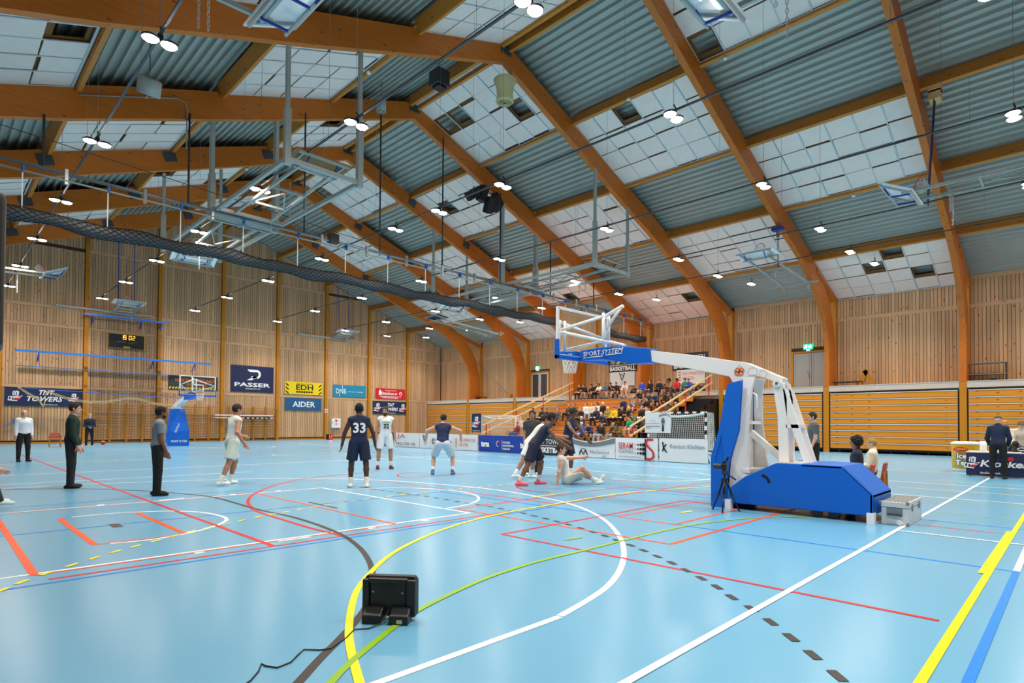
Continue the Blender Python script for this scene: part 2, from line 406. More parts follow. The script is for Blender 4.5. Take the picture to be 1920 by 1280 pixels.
# ------------------------------------------------------------------ twin floodlights under the cable rails
RAILS = [(3.2, 9.27), (7.65, 9.27), (12.95, 9.27), (18.7, 9.27), (24.4, 9.27), (28.5, 9.27), (32.75, 9.62)]
def lamp_proto():
    h = MB().box((0, 0, .05), (.12, .1, .1)).bar((0, -.24, .0), (0, .24, .0), .1, .05)
    h.tube([(0, .02, .1), (.03, .05, .2), (.0, .0, .28)], .018, 6)
    hm = h.mesh('bracket', 'dark')
    c = MB()
    for s in (-1, 1): c.lathe((0, s*.17, 0), [(.02, .04), (.11, .035), (.165, 0), (.165, -.035), (.15, -.04)], 14)
    cm = c.mesh('housing', 'charcoal')
    l = MB()
    l.lathe((0, 0, -.035), [(.15, 0), (.12, -.03), (.0, -.045)], 14)
    return hm, cm, l.mesh('diffuser', 'lamp_lens')
LH, LC, LL = lamp_proto()
LAMPS = 0
def twin_lamp(x, y, z, label, group):
    t = thing('twin_floodlight', label, 'lamp', (x, y, z), group)
    inst('bracket', LH, (x, y, z), t); inst('housing', LC, (x, y, z), t)
    for s in (-1, 1): inst('diffuser', LL, (x, y+s*.17, z), t)
    top = deckz(y)-.25
    MB().tube([(x, y, z+.1), (x, y, top)], .006, 4).build('suspension_wire', 'steel', t)
    ld = bpy.data.lights.new('flood_beam', 'AREA'); ld.shape = 'RECTANGLE'; ld.size = .3; ld.size_y = .3; ld.energy = LAMP_W; ld.color = (1, .91, .79); ld.spread = math.radians(112)
    lo = bpy.data.objects.new('flood_beam', ld); COL.objects.link(lo); lo.location = (0, 0, -.1); lo.parent = t
    return t
names = ['over the left touchline by the cables', 'passing the ceiling hoop frames', 'passing the black loudspeaker cluster', 'crossing in front of the middle arches', 'running above the spectators', 'between the spectators rail and the wall lamps', 'closest to the balcony wall']
short = ['left touchline cable rail', 'ceiling hoop cable rail', 'loudspeaker cluster cable rail', 'middle cable rail', 'spectator side cable rail', 'inner wall cable rail', 'balcony wall purlin']
bays = ['added unseen by the plain end wall', 'in the all metal roof bay', 'in the bay with hoist ropes', 'in the grey double door bay', 'over the right half of the stand', 'over the left half of the stand', 'in the bay of the practice goal', 'in the bay before the last arch', 'in the bay at the poster wall']
for i, (y, z) in enumerate(RAILS):
    for k in range(-2, 7):  # first k is an added row, out of view, brightening the near floor
        x = -7.15-SX*k
        if k == -1: x = -1.09
        twin_lamp(x, y, z-.12, 'lit twin floodlight on the '+short[i]+', '+bays[k+2], 'twin floodlights on the '+short[i])
    if i < 6:
        r = thing('cable_rail', 'thin grey perforated cable rail '+names[i], 'rail', (-20, y, z), 'cable rails under the roof')
        MB().bar((7, y, z), (-44.6, y, z), .05, .04).build('tray', 'bracket', r)
        for k in range(-1, 7):
            x = -8.6-SX*k
            MB().tube([(x, y, z), (x, y, deckz(y)-.2)], .005, 4).build('suspension_wire', 'steel', r)
twin_lamp(-16.5, 12.95, 9.15, 'lit twin floodlight in the middle of the cable rail by a grey tube', 'extra floodlight')
# ------------------------------------------------------------------ court markings painted on the floor
mat('line_white', '#fbfbfb', .35, spec=.3); mat('line_red', '#cf1f22', .35, spec=.3); mat('line_orange', '#f4551a', .35, spec=.3); mat('line_yellow', '#ffe800', .35, spec=.3)
mat('line_blue', '#0a7fe0', .35, spec=.3); mat('line_black', '#3c3633', .35, spec=.3); mat('line_green', '#8cbb22', .35, spec=.3)
LZ = [.0006]
def strip(pts, w, closed=False):
    mb = MB(); z = LZ[0]; n = len(pts); V = []
    for i, p in enumerate(pts):
        a = pts[max(i-1, 0)]; b = pts[min(i+1, n-1)]
        d = Vector((b[0]-a[0], b[1]-a[1])).normalized(); q = Vector((-d.y, d.x))*w/2
        V += [(p[0]+q.x, p[1]+q.y, z), (p[0]-q.x, p[1]-q.y, z)]
    mb.add(V, [(2*i, 2*i+1, 2*i+3, 2*i+2) for i in range(n-1)])
    LZ[0] += .00003
    return mb
def line(c, pts, w=.05): return strip(pts, w).build(c+'_line', 'line_'+c, FLOOR)
def B(c, p, q, w=.05, ext=(0, 0)):           # a line across the hall (constant X)
    a, b = fl(*p), fl(*q); wa, wb = a.length**-3, b.length**-3; x = (a.x*wa+b.x*wb)/(wa+wb)
    return line(c, [(x, a.y-ext[0]), (x, b.y+ext[1])], w)
def A(c, p, q, w=.05, ext=(0, 0)):           # a line along the hall (constant Y)
    a, b = fl(*p), fl(*q); wa, wb = a.length**-3, b.length**-3; y = (a.y*wa+b.y*wb)/(wa+wb)
    return line(c, [(a.x-ext[0], y), (b.x+ext[1], y)], w)
def smooth(P, n=4):
    out = []
    for i in range(len(P)-1):
        p0 = P[max(i-1, 0)]; p1 = P[i]; p2 = P[i+1]; p3 = P[min(i+2, len(P)-1)]
        for k in range(n):
            t = k/n
            out.append(tuple(.5*((2*p1[j])+(-p0[j]+p2[j])*t+(2*p0[j]-5*p1[j]+4*p2[j]-p3[j])*t*t+(-p0[j]+3*p1[j]-3*p2[j]+p3[j])*t**3) for j in (0, 1)))
    out.append(P[-1]); return out
def C(c, px, w=.05, n=4): return line(c, smooth([tuple(fl(*p)[:2]) for p in px], n), w)
def arc(c, cx, cy, r, t0, t1, w=.05):
    return line(c, [(cx+r*math.cos(math.radians(t0+(t1-t0)*i/40)), cy+r*math.sin(math.radians(t0+(t1-t0)*i/40))) for i in range(41)], w)
def dashes(c, px, length, w=.05):
    P = [fl(*p) for p in px]
    for i, p in enumerate(P):
        d = (P[min(i+1, len(P)-1)]-P[max(i-1, 0)]).normalized()*length/2
        line(c, [(p.x-d.x, p.y-d.y), (p.x+d.x, p.y+d.y)], w)
def markings():
    # faint far lines first, bold near lines last
    for c, x, y0, y1 in (('white', -20.1, 1, 34), ('blue', -23.5, 2, 30), ('yellow', -25.2, 1, 6.5), ('red', -27.5, 4, 24), ('green', -28.6, 4, 26), ('white', -34.6, 3, 26), ('red', -38.0, 9, 22)):
        line(c, [(x, y0), (x, y1)], .05)
    for c, y, x0, x1 in (('green', 13.9, -30, 3), ('white', 17.9, -38, 5), ('red', 18.6, -30, -9), ('yellow', 22.5, -8, 5), ('white', 19.0, -30, -20)):
        line(c, [(x0, y), (x1, y)], .05)
    arc('white', -34.6, 12.9, 1.8, -90, 90); arc('yellow', -24.8, 12.3, 1.6, -120, 120); arc('red', -30, 9.7, 2.2, -70, 70)
    B('white', (0, 907.5), (480, 885)); B('blue', (0, 952.5), (480, 917.5), .03)
    A('white', (900, 867.5), (1336, 899.5), ext=(9, 4)); arc('white', *fl(1215, 890)[:2], 1.8, -90, 90)
    A('red', (1100, 898), (1336, 912), .04); A('yellow', (1677, 914), (1920, 927), ext=(0, 3)); A('yellow', (1736, 900), (1920, 910), .04, ext=(0, 3)); A('white', (1677, 926), (1920, 944.5), ext=(3, 2))
    A('green', (1720, 959), (1920, 974), .04, ext=(2, 2)); A('blue', (1727, 974), (1920, 992), .04, ext=(1, 2)); A('red', (1715, 983), (1879, 1000), .04)
    A('blue', (1105, 911), (1336, 933), .05, ext=(1, 2)); A('red', (712, 900), (1045, 945), .05); A('red', (1167, 912.5), (1336, 928), .05, ext=(0, 2))
    B('red', (480, 908), (712, 893), .04); B('red', (765, 896), (960, 882), .04); C('red', [(802, 886), (760, 886), (746, 890), (750, 894), (765, 896)])
    A('green', (1150, 903), (1336, 917), .03); B('blue', (0, 1005), (830, 922)); A('blue', (830, 922), (1900, 1071)); B('blue', (7.5, 1106), (1030, 950.5), .05)
    B('red', (900, 947.5), (1167, 912.5), .05); B('red', (91, 1085.7), (1336, 904), .05)
    # main lane, free-throw circle and three-point line of the cross court
    a = fl(880, 961.5); x0 = a.x; y1 = a.y; x1 = x0-4.9
    for x in (x0, x1): line('white', [(x, -1.5), (x, y1)])
    line('white', [(x0+.025, y1), (x1-.025, y1)]); xc = (x0+x1)/2; arc('white', xc, y1, 1.8, 0, 180)
    for s, x in ((1, x0), (-1, x1)):
        for y in (fl(372, 1035)[1], fl(697, 990)[1], fl(800, 976)[1]): line('white', [(x+s*.025, y), (x+s*.13, y)], .1)
        line('white', [(x+s*.06, fl(520, 1014)[1]), (x+s*.06, fl(582, 1006)[1])], .12)
    line('orange', [(x0+.05, fl(60, 1080)[1]), (x0+.05, fl(749, 983)[1])], .04); line('orange', [(x1+.04, -1), (x1+.04, fl(480, 924)[1])], .04)
    C('white', [(150, 908), (330, 901.5), (480, 897.3), (580, 897), (655, 898), (730, 901), (805, 906), (895, 914), (950, 921), (1000, 929.5), (1050, 939.5), (1085, 950), (1115, 963), (1137.5, 977.5), (1155, 996), (1165, 1012.5), (1169.5, 1030), (1169, 1047.5), (1160, 1072.5), (1137.5, 1100), (1100, 1126), (1050, 1154.5)], .06)
    p = fl(1046, 1157); line('white', [(p.x, p.y+.02), (p.x, -1)], .06); p = fl(150, 908); line('white', [(p.x, p.y), (p.x, -1)], .05)
    C('white', [(134, 969.5), (200, 963), (262, 959.5), (325, 958), (375, 960), (410, 966), (425, 973), (415, 981), (390, 990), (350, 1000), (300, 1009), (250, 1015), (206, 1019)])
    # orange boxes
    line('orange', [tuple(fl(-10, 966)[:2]), tuple(fl(64, 1077)[:2])], .07)
    A('orange', (109, 973), (179, 1021), .07); A('orange', (255, 961), (345, 999), .07); B('orange', (109, 973), (134, 970), .04); B('orange', (179, 1020), (337, 1003), .04)
    A('orange', (485, 925.5), (740, 982), .05); A('orange', (857.5, 954), (1257.5, 1020), .05); B('orange', (857.5, 954), (960, 939.5), .05); B('orange', (1257.5, 1020), (1461, 962), .06, ext=(0, 1))
    A('orange', (1159, 968), (1265, 983), .05); B('orange', (1159, 968), (1300, 941), .05); B('orange', (1265, 983), (1384, 954.5), .05, ext=(0, 1)); A('orange', (1300, 941), (1336, 946), .04, ext=(0, 1))
    # red
    A('red', (35, 849), (514, 1024), .06); A('red', (941, 1001.5), (1761.5, 1163.6), .05); B('red', (941, 1001.5), (1285, 938), .05); A('red', (1285, 938), (1336, 944.5), .05, ext=(0, 1.5))
    C('red', [(705, 884), (630, 891), (567, 897.5), (517, 909), (480, 924), (467.5, 934), (465, 942.5), (471, 950), (480, 957.5), (530, 974), (580, 989), (625, 1000), (645, 1005)], .06)
    C('red', [(1030, 923), (995, 920), (972.5, 914.5), (971, 910), (985, 906), (1005, 903)], .05)
    # black arc and dashes
    C('black', [(0, 917), (150, 916), (250, 919), (325, 924), (400, 932), (480, 954), (542.5, 967.5), (592.5, 982.5), (630, 997.5), (655, 1011), (677.5, 1030), (692.5, 1052.5), (698, 1072), (699, 1085), (694, 1120), (682, 1145), (665, 1167), (635, 1200), (600, 1235), (559, 1280), (530, 1310)], .06)
    line('black', [tuple(fl(579, 941)[:2]), tuple(fl(632, 952.5)[:2])], .05); line('black', [tuple(fl(212, 982)[:2]), tuple(fl(222, 988)[:2])], .12)
    dashes('black', [(661, 911), (679, 913.5), (701, 917), (716, 919), (732, 921), (749, 923.5), (765, 926), (782, 928), (799, 930.5), (818, 933.5), (837, 936.5), (857, 940), (877, 943), (897, 946), (919, 949.5), (939, 953.5), (959, 958), (981, 962), (1002, 967), (1023, 972), (1044.5, 977.5), (1066, 983.5), (1089, 990), (1111, 997), (1134.5, 1004.5), (1157, 1013), (1182.5, 1022), (1207, 1032), (1232.5, 1043), (1259.5, 1055), (1286, 1069), (1315, 1084), (1344.5, 1100.5), (1372, 1119.5), (1409, 1141), (1445, 1166), (1483, 1195), (1524, 1228), (1570, 1267)], .15, .06)
    dashes('yellow', [(4, 1106), (41, 1091), (87, 1075), (136, 1059), (177.5, 1046), (217.5, 1034), (255, 1024), (292, 1014), (327.5, 1004.5), (357.5, 996.5), (390, 989), (425, 982), (452.5, 976), (484, 969), (511, 964), (535.5, 959.5), (562.5, 955), (587.5, 950.5), (614, 947), (638, 943), (662, 939.5), (686, 936), (707, 933), (731, 930.5), (755, 927.5), (776, 925.5), (799, 923), (820, 921), (842, 918), (862, 916.5), (882, 915), (901, 913), (919, 911), (937, 909.5), (954, 907.5), (970, 906), (988, 904.3), (1006, 902.5), (1100, 896), (1132, 894), (1164, 892.5), (1184, 892), (1204, 891.5), (1222, 890.8), (1240, 890.3), (1287, 889.5), (1322, 889)], .15, .05)
    line('yellow', [tuple(fl(995, 932.5)[:2]), tuple(fl(1056, 924.5)[:2])]); line('yellow', [tuple(fl(1276.6, 961.5)[:2]), tuple(fl(1297.6, 958)[:2])], .06); line('green', [tuple(fl(1060, 1012.5)[:2]), tuple(fl(1091, 1007.5)[:2])], .05)
    # the big yellow and green arcs and the end lines beside the camera
    C('yellow', [(684, 1310), (674, 1280), (665, 1247.5), (657.5, 1217.5), (654, 1183), (659, 1140), (670, 1106), (692, 1077), (717, 1052), (745, 1032), (780, 1014), (830, 993), (892, 974), (960, 959), (1050, 943.5), (1150, 927), (1220, 920), (1336, 912.5)], .055)
    C('green', [(595, 1310), (621, 1280), (647, 1252), (675, 1227), (707, 1201), (737, 1177), (782, 1146), (840, 1116), (905, 1087), (950, 1071), (1012, 1052), (1095, 1032), (1162, 1015), (1237, 997), (1300, 984), (1380, 974), (1430, 970.5), (1513, 968.5), (1700, 962)], .05)
    B('white', (1173.4, 1280), (1847.6, 900.6), .055, ext=(2, 4)); A('white', (1687, 995), (1920, 1021.7), .05, ext=(0, 1.5))
    x = fl(1725, 1280)[0]; line('yellow', [(x, 2), (x, 15)], .055); line('yellow', [(x-.045, fl(1838, 1075)[1]), (x-.045, fl(1893, 997)[1])], .06)
    x = fl(1815, 1280)[0]; y = fl(1904, 1071)[1]; line('blue', [(x, 2), (x, y)], .055); line('white', [(x, y), (x, y+12)], .055)
markings()
# ------------------------------------------------------------------ balcony edge, folded bleachers and posts along the right wall
BY = 35.22            # front plane of the folded bleachers
BAYS = [(k, FX(k+1)+FT if k < 6 else GX, FX(k) if k > -2 else EX) for k in range(-2, 7)]
BALC = struct(MB().b2((GX, 35.4, 3.12), (EX, WY+.03, 3.42)).build('floor_balcony', 'beam_board'))
def bleacher_unit(k, a, c):
    where = {6: 'in the corner by the poster wall', 5: 'left of the white practice goal', 4: 'behind the white practice goal', 1: 'below the grey double door', 0: 'behind the seated officials', -1: 'behind the drinks stall', -2: 'closest to the plain end wall'}[k]
    t = thing('folded_bleacher', 'stack of folded pine bleacher boards '+where, 'bleacher', ((a+c)/2, BY, 0), 'folded bleachers along the wall')
    n = 9; z0 = .2; dz = (3.22-z0)/n
    MB().b2((a+.1, BY+.12, 0.12), (c-.1, BY+.75, 3.3)).build('carcass', 'black', t)
    bm = MB().b2((-(c-a)/2+.09, -.02, .025), ((c-a)/2-.09, .02, dz-.045)).mesh('riser_board', 'bleacher_wood')
    nm = MB().b2((-(c-a)/2+.09, -.05, 0), ((c-a)/2-.09, .05, .042)).mesh('nosing', 'panel_rail')
    for i in range(n):
        inst('riser_board', bm, ((a+c)/2, BY+.02+.0*i, z0+i*dz+.01), t)
        inst('nosing', nm, ((a+c)/2, BY+.03, z0+(i+1)*dz-.03), t)
    for s in (a+.04, c-.04): MB().b2((s-.035, BY+.04, 0), (s+.035, BY+.4, 3.25)).build('end_upright', 'black', t)
    w = MB()
    for i in range(7):
        x = a+.5+(c-a-1)*i/6; w.tube([(x-.03, BY+.2, .06), (x+.03, BY+.2, .06)], .06, 10)
    w.build('roller', 'charcoal', t)
    return t
for k, a, c in BAYS:
    if k in (2, 3): continue
    bleacher_unit(k, a, c)
for k, a, c in BAYS:
    MB().b2((a+.03, BY-.01, 3.34), (c-.03, BY+.17, 3.62)).build('balcony_edge', 'beam_board', BALC)
    MB().b2((a+.03, BY-.03, 3.62), (c-.03, BY+.3, 3.65)).build('edge_cap', 'panel_rail', BALC)
for k in range(-1, 7):
    MB().b2((FX(k)-.02, BY+.0, 0), (FX(k)+FT+.02, BY+.1, 3.6)).build('post_cover', 'column_wood', ARCHES[k+1])
# ------------------------------------------------------------------ balcony doors and exit signs
def wdoor(n, d0, d1, z1, leafs, frame, glazed):
    t = thing('door_%d' % n, '', '', ((d0+d1)/2, WY, 3.42), kind='structure')
    Y = WY-.01
    for x0, x1, z0, zz in ((d0-.12, d0, 3.42, z1+.1), (d1, d1+.12, 3.42, z1+.1), (d0, d1, z1, z1+.1)):
        MB().b2((x0, Y-.06, z0), (x1, Y+.05, zz)).build('door_frame', frame, t)
    m = (d0+d1)/2
    for i, (x0, x1) in enumerate(((d0+.02, m-.01), (m+.01, d1-.02))):
        l = MB().b2((x0, Y-.02, 3.44), (x1, Y+.03, z1-.02)).build('leaf', leafs, t)
        if glazed: MB().b2((x0+.14, Y-.028, 3.6), (x1-.14, Y-.02, z1-.15)).build('pane', 'door_glass', l)
        else:
            for e in (x0+.1, x1-.1): MB().b2((e-.008, Y-.028, 3.5), (e+.008, Y-.02, z1-.1)).build('seam', 'grey', l)
        if i == 0 or not glazed and i == 0:
            MB().tube([(x1-.1, Y-.03, 4.3), (x1-.1, Y-.09, 4.32), (x1-.1, Y-.09, 4.55), (x1-.18, Y-.07, 4.6), (x1-.18, Y-.03, 4.7)], .014, 6).build('handle', 'steel', l)
    return t
wdoor(1, -33.95, -32.0, 5.85, 'lightgrey', 'column_wood', True)
wdoor(2, -12.35, -10.32, 5.8, 'door_grey', 'column_wood', False)
def exit_sign(x, z, w, label):
    t = thing('exit_sign', label, 'sign', (x, WY-.05, z))
    MB().b2((x-w/2, WY-.12, z), (x+w/2, WY-.03, z+.3)).build('sign_box', 'exit_green', t)
    F = Face((x-w/2, WY-.12, z), (1, 0, 0), (0, 0, 1), t)
    F.poly('arrow', [[(w*.52, .2), (w*.74, .2), (w*.74, .26), (w*.93, .15), (w*.74, .05), (w*.74, .11), (w*.52, .11)]], 'exit_white')
    F.poly('running_figure', [[(w*.1, .05), (w*.17, .05), (w*.25, .13), (w*.33, .06), (w*.4, .08), (w*.3, .17), (w*.32, .21), (w*.44, .17), (w*.45, .2), (w*.3, .26), (w*.16, .21), (w*.12, .14), (w*.16, .14), (w*.19, .19), (w*.22, .2)]], 'exit_white')
    F.disc('head', w*.34, .265, .028, 'exit_white', n=10)
    MB().b2((x-.09, WY-.1, z-.07), (x+.09, WY-.05, z)).build('lamp_strip', 'exit_white', t)
exit_sign(-33.2, 6.1, .42, 'lit green exit sign above the glazed balcony door')
exit_sign(-11.5, 6.0, .5, 'lit green exit sign above the grey double door')
# ------------------------------------------------------------------ extended stand with stepped rows
SX0, SX1 = FX(4)+FT+.1, FX(2)-.1
NR = 10
def row_y(i): return 26.0+i*.92
def row_z(i): return .36+i*.324
STAND = thing('spectator_stand', 'extended orange timber stand with stepped rows full of spectators', 'bleacher', ((SX0+SX1)/2, 26.0, 0))
for i in range(NR):
    y = row_y(i); z = row_z(i)
    for a, c in ((SX0, -22.26), (-22.2, SX1-1.2)):
        MB().b2((a, y, z-.29), (c, y+.04, z-.04)).build('riser_board', 'bleacher_orange', STAND)
        MB().b2((a, y-.03, z-.04), (c, y+.95, z)).build('bench_board', 'bleacher_orange', STAND)
        MB().b2((a, y-.04, z-.045), (c, y-.03, z-.005)).build('nosing', 'galv', STAND)
    MB().b2((SX1-1.2, y+.25, z-.4), (SX1-.05, y+1.1, z-.16)).build('aisle_step', 'black', STAND)
    MB().b2((SX0+.02, y+.05, 0), (SX1-.02, y+.09, z-.29)).build('riser_support', 'black', STAND) if z > .5 else None
MB().prism([(SX1-.05, row_y(0)+.3, 0)]+[p for i in range(NR) for p in ((SX1-.05, row_y(i)+.3, row_z(i)-.2), (SX1-.05, row_y(i+1)+.3, row_z(i)-.2))]+[(SX1-.05, row_y(NR)+.3, 0)], (.05, 0, 0)).build('side_curtain', 'black', STAND)
for xx, nm in ((SX0+.06, 'left'), (SX1-.35, 'right')):
    y0, z0 = 25.75, 1.33; y1, z1 = 35.2, 4.67
    for dz in (0, -.5):
        MB().bar((xx, y0, z0+dz), (xx, y1, z1+dz), .06, .09).build('handrail', 'handrail_wood', STAND)
    for f in (.03, .33, .63, .95):
        y = y0+(y1-y0)*f; zt = z0+(z1-z0)*f
        MB().b2((xx-.03, y-.03, max(0, zt-1.25)), (xx+.03, y+.03, zt)).build('rail_post', 'red', STAND)
# ------------------------------------------------------------------ portable hoops
def mapped(mb, T):
    mb.v = [tuple(T(*p)) for p in mb.v]; return mb
def bevel_obj(o, w=.012, seg=2):
    m = o.modifiers.new('bevel', 'BEVEL'); m.width = w; m.segments = seg; m.limit_method = 'ANGLE'; return o
def net_tubes(mb, c, r0, r1, h, n=12, rows=5, r=.006, axis=None):
    ax = Vector(axis or (0, 0, -1)).normalized(); ref = Vector((1, 0, 0)) if abs(ax.x) < .9 else Vector((0, 1, 0))
    a = (ref-ax*ref.dot(ax)).normalized(); b = ax.cross(a); c = Vector(c)
    def P(i, k):
        f = k/rows; rad = r0+(r1-r0)*(f**.75); t = 2*math.pi*(i+.5*(k % 2))/n
        return c+ax*(h*f)+(a*math.cos(t)+b*math.sin(t))*rad
    for i in range(n):
        for s in (0, 1):
            pts = []; j = i
            for k in range(rows+1):
                pts.append(P(j, k))
                if s == 0: j = j if k % 2 == 0 else j+1
                else: j = j-1 if k % 2 == 0 else j
            mb.tube(pts, r, 4, cap=False)
    return mb
def backboard(root, T, s, z0, depth=1, rim=True, brace=True):
    # glass board 1.8 x 1.05 with its frame, marks, padding, rim and net; depth is the court side
    W, H = .9, 1.05
    mapped(MB().b2((s, -W, z0), (s+.012, W, z0+H)), T).build('glass_pane', 'glass', root)
    fr = MB()
    for a, b in (((s-.03, -W-.02, z0), (s+.03, -W+.03, z0+H)), ((s-.03, W-.03, z0), (s+.03, W+.02, z0+H)), ((s-.03, -W, z0+H-.03), (s+.03, W, z0+H+.02)), ((s-.03, -W, z0-.02), (s+.03, W, z0+.04))): fr.b2(a, b)
    mapped(fr, T).build('board_frame', 'white_paint', root)
    k = MB()
    for a, b in (((-.295, .15), (.295, .2)), ((-.295, .55), (.295, .6)), ((-.295, .15), (-.245, .6)), ((.245, .15), (.295, .6))): k.b2((s+.013, a[0], z0+a[1]), (s+.016, b[0], z0+b[1]))
    mapped(k, T).build('target_mark', 'print_white', root)
    p = MB().b2((s-.05, -W-.04, z0-.06), (s+.05, W+.04, z0+.03)).b2((s-.05, -W-.04, z0-.06), (s+.05, -W+.015, z0+.36)).b2((s-.05, W-.015, z0-.06), (s+.05, W+.04, z0+.36))
    bevel_obj(mapped(p, T).build('board_padding', 'blue_pad', root))
    zr = z0+.15; c = s+.15+.225
    t = MB().tube([(c+.225*math.cos(a*math.pi/12), .225*math.sin(a*math.pi/12), zr) for a in range(24)], .012, 8, closed=True)
    t.b2((s+.015, -.08, zr-.08), (s+.13, .08, zr+.01)).bar((s+.1, -.08, zr-.02), (c-.12, -.19, zr), .015, .02).bar((s+.1, .08, zr-.02), (c-.12, .19, zr), .015, .02)
    mapped(t, T).build('rim', 'rim_orange', root)
    mapped(net_tubes(MB(), (c, 0, zr), .22, .13, .44, r=.008), T).build('net', 'net_white', root)
def portable_hoop(label, bx, yc, d, near=True):
    T = lambda s, l, z: (bx+d*s, yc+l, z)
    root = thing('portable_hoop', label, 'hoop', (bx+d*1.2, yc, 0))
    prof = [(0, .11), (0, .43), (.41, .83), (1.38, .83), (1.9, .57), (2.2, .33), (2.22, .1)]
    hw = .56
    cov = [(s, z) for s, z in prof]
    for sg in (-1, 1):
        c = mapped(MB().prism([(s, sg*hw, z) for s, z in cov], (0, -sg*.06, 0)), T).build('side_cover', 'blue_pad', root); bevel_obj(c, .015)
        F = Face(T(.75, sg*(hw+.0), .5) if False else T(1.55, sg*hw, .55), (1, 0, 0), (0, 0, 1), c, lift=.004*(-1 if sg > 0 else 1))
        F.stroke('slot_handle', [(-.06, .06), (-.01, .045), (.04, .0), (.065, -.06)], .05, 'black')
    tops = [((0, .43), (.41, .83)), ((.41, .83), (1.0, .835)), ((0, .12), (0, .43))]
    for (a, b), (c, e) in tops:
        q = MB().prism([(a, -hw, b), (c, -hw, e), (c, hw, e), (a, hw, b)], (0, 0, -.05) if a != c else (.05, 0, 0)); bevel_obj(mapped(q, T).build('top_cover', 'blue_pad', root), .012)
    mapped(MB().b2((1.0, -hw+.05, .76), (1.5, hw-.05, .815)), T).build('deck_plate', 'white_paint', root)
    mapped(MB().b2((.1, -hw+.1, .12), (2.2, hw-.1, .3)), T).build('chassis', 'charcoal', root)
    for s_ in (.03, 2.18):
        for sg in (-1, 1): mapped(MB().b2((s_-.05, sg*(hw-.02)-.06, 0), (s_+.05, sg*(hw-.02)+.06, .16)), T).build('jack_foot', 'white_paint', root)
    for s_ in (.55, .8):
        for sg in (-1, 1): mapped(MB().tube([(s_, sg*(hw-.12)-.03, .08), (s_, sg*(hw-.12)+.03, .08)], .08, 14), T).build('wheel', 'charcoal', root)
    # padded column
    ph = [(2.48, .02), (2.48, .87), (2.36, 1.41), (2.29, 2.04), (2.24, 2.17), (2.05, 2.2), (2.06, 1.36), (2.2, .81), (2.24, .47), (2.24, .02)]
    for sg in (-1, 1):
        wb = lambda z: .56 if z < .9 else (.56-.18*min(1, (z-.87)/1.2))
        q = MB(); n = len(ph)
        q.add([(s, sg*wb(z), z) for s, z in ph]+[(s, sg*(wb(z)-.07), z) for s, z in ph], [tuple(range(n)), tuple(range(n, 2*n))[::-1]]+[(i, (i+1) % n, n+(i+1) % n, n+i) for i in range(n)])
        bevel_obj(mapped(q, T).build('column_pad', 'blue_pad', root), .02, 3)
    fz = [(2.5, 0), (2.5, .88), (2.38, 1.42), (2.31, 2.04), (2.26, 2.19)]
    q = MB()
    for (s0, z0), (s1, z1) in zip(fz[:-1], fz[1:]):
        a0 = .56 if z0 < .9 else .56-.18*min(1, (z0-.87)/1.2); a1 = .56 if z1 < .9 else .56-.18*min(1, (z1-.87)/1.2)
        q.add([(s0, -a0, z0), (s0, a0, z0), (s1, a1, z1), (s1, -a1, z1), (s0-.08, -a0, z0), (s0-.08, a0, z0), (s1-.08, a1, z1), (s1-.08, -a1, z1)], [(0, 1, 2, 3), (7, 6, 5, 4), (0, 4, 5, 1), (3, 2, 6, 7), (0, 3, 7, 4), (1, 5, 6, 2)])
    mapped(q, T).build('front_pad', 'blue_pad', root)
    for sg in (-1, 1):
        pts = [(2.24, .3), (2.2, .8), (2.08, 1.4), (2.06, 2.3), (1.86, 2.28), (1.9, 2.05), (1.93, 1.5), (1.88, .85), (1.86, .5), (1.86, .3)]
        q = MB(); n = len(pts); w2 = lambda z: .42 if z < .9 else .42-.18*min(1, (z-.87)/1.2)
        q.add([(s, sg*w2(z), z) for s, z in pts]+[(s, sg*(w2(z)-.03), z) for s, z in pts], [tuple(range(n)), tuple(range(n, 2*n))[::-1]]+[(i, (i+1) % n, n+(i+1) % n, n+i) for i in range(n)])
        mapped(q, T).build('column_plate', 'white_paint', root)
    mapped(MB().b2((1.88, -.41, .62), (2.2, .41, .68)).b2((1.95, -.3, 1.46), (2.1, .3, 1.52)).b2((2.1, -.3, .3), (2.14, .3, 2.2)).b2((1.9, -.38, .3), (1.93, .38, .62)), T).build('column_rib', 'white_paint', root)
    if near:
        g = mapped(MB().tube([(1.86, -.3, 2.0), (1.8, -.3, 1.97), (1.78, -.3, 1.75), (1.84, -.3, 1.7)], .016, 8), T).build('grab_handle', 'white_paint', root)
    mapped(MB().bar((2.02, 0, 1.32), (1.4, 0, .8), .1, .1), T).build('diagonal_brace', 'white_paint', root)
    # rear links
    for sg in (-1, 1):
        q = [(1.58, 2.14), (1.4, 2.16), (1.34, 1.9), (1.33, .82), (1.48, .82), (1.5, 1.6)]
        bevel_obj(mapped(MB().prism([(s, sg*.17, z) for s, z in q], (0, -sg*.05, 0)), T).build('rear_link', 'white_paint', root), .008)
        q = [(1.41, 2.07), (1.34, 2.02), (.98, .83), (1.08, .83), (1.32, 1.55), (1.35, 1.6)]
        mapped(MB().prism([(s, sg*.17, z) for s, z in q], (0, -sg*.05, 0)), T).build('rear_link', 'white_paint', root)
    mapped(MB().b2((1.15, -.17, 1.4), (1.36, .17, 1.46)).b2((1.39, -.15, .84), (1.42, .15, 2.0)), T).build('link_rib', 'white_paint', root)
    mapped(MB().tube([(1.5, -.2, 2.16), (1.5, .2, 2.16)], .07, 18), T).build('pivot_pin', 'white_paint', root)
    mapped(MB().tube([(1.5, -.212, 2.16), (1.5, .212, 2.16)], .025, 12), T).build('pivot_bolt', 'steel', root)
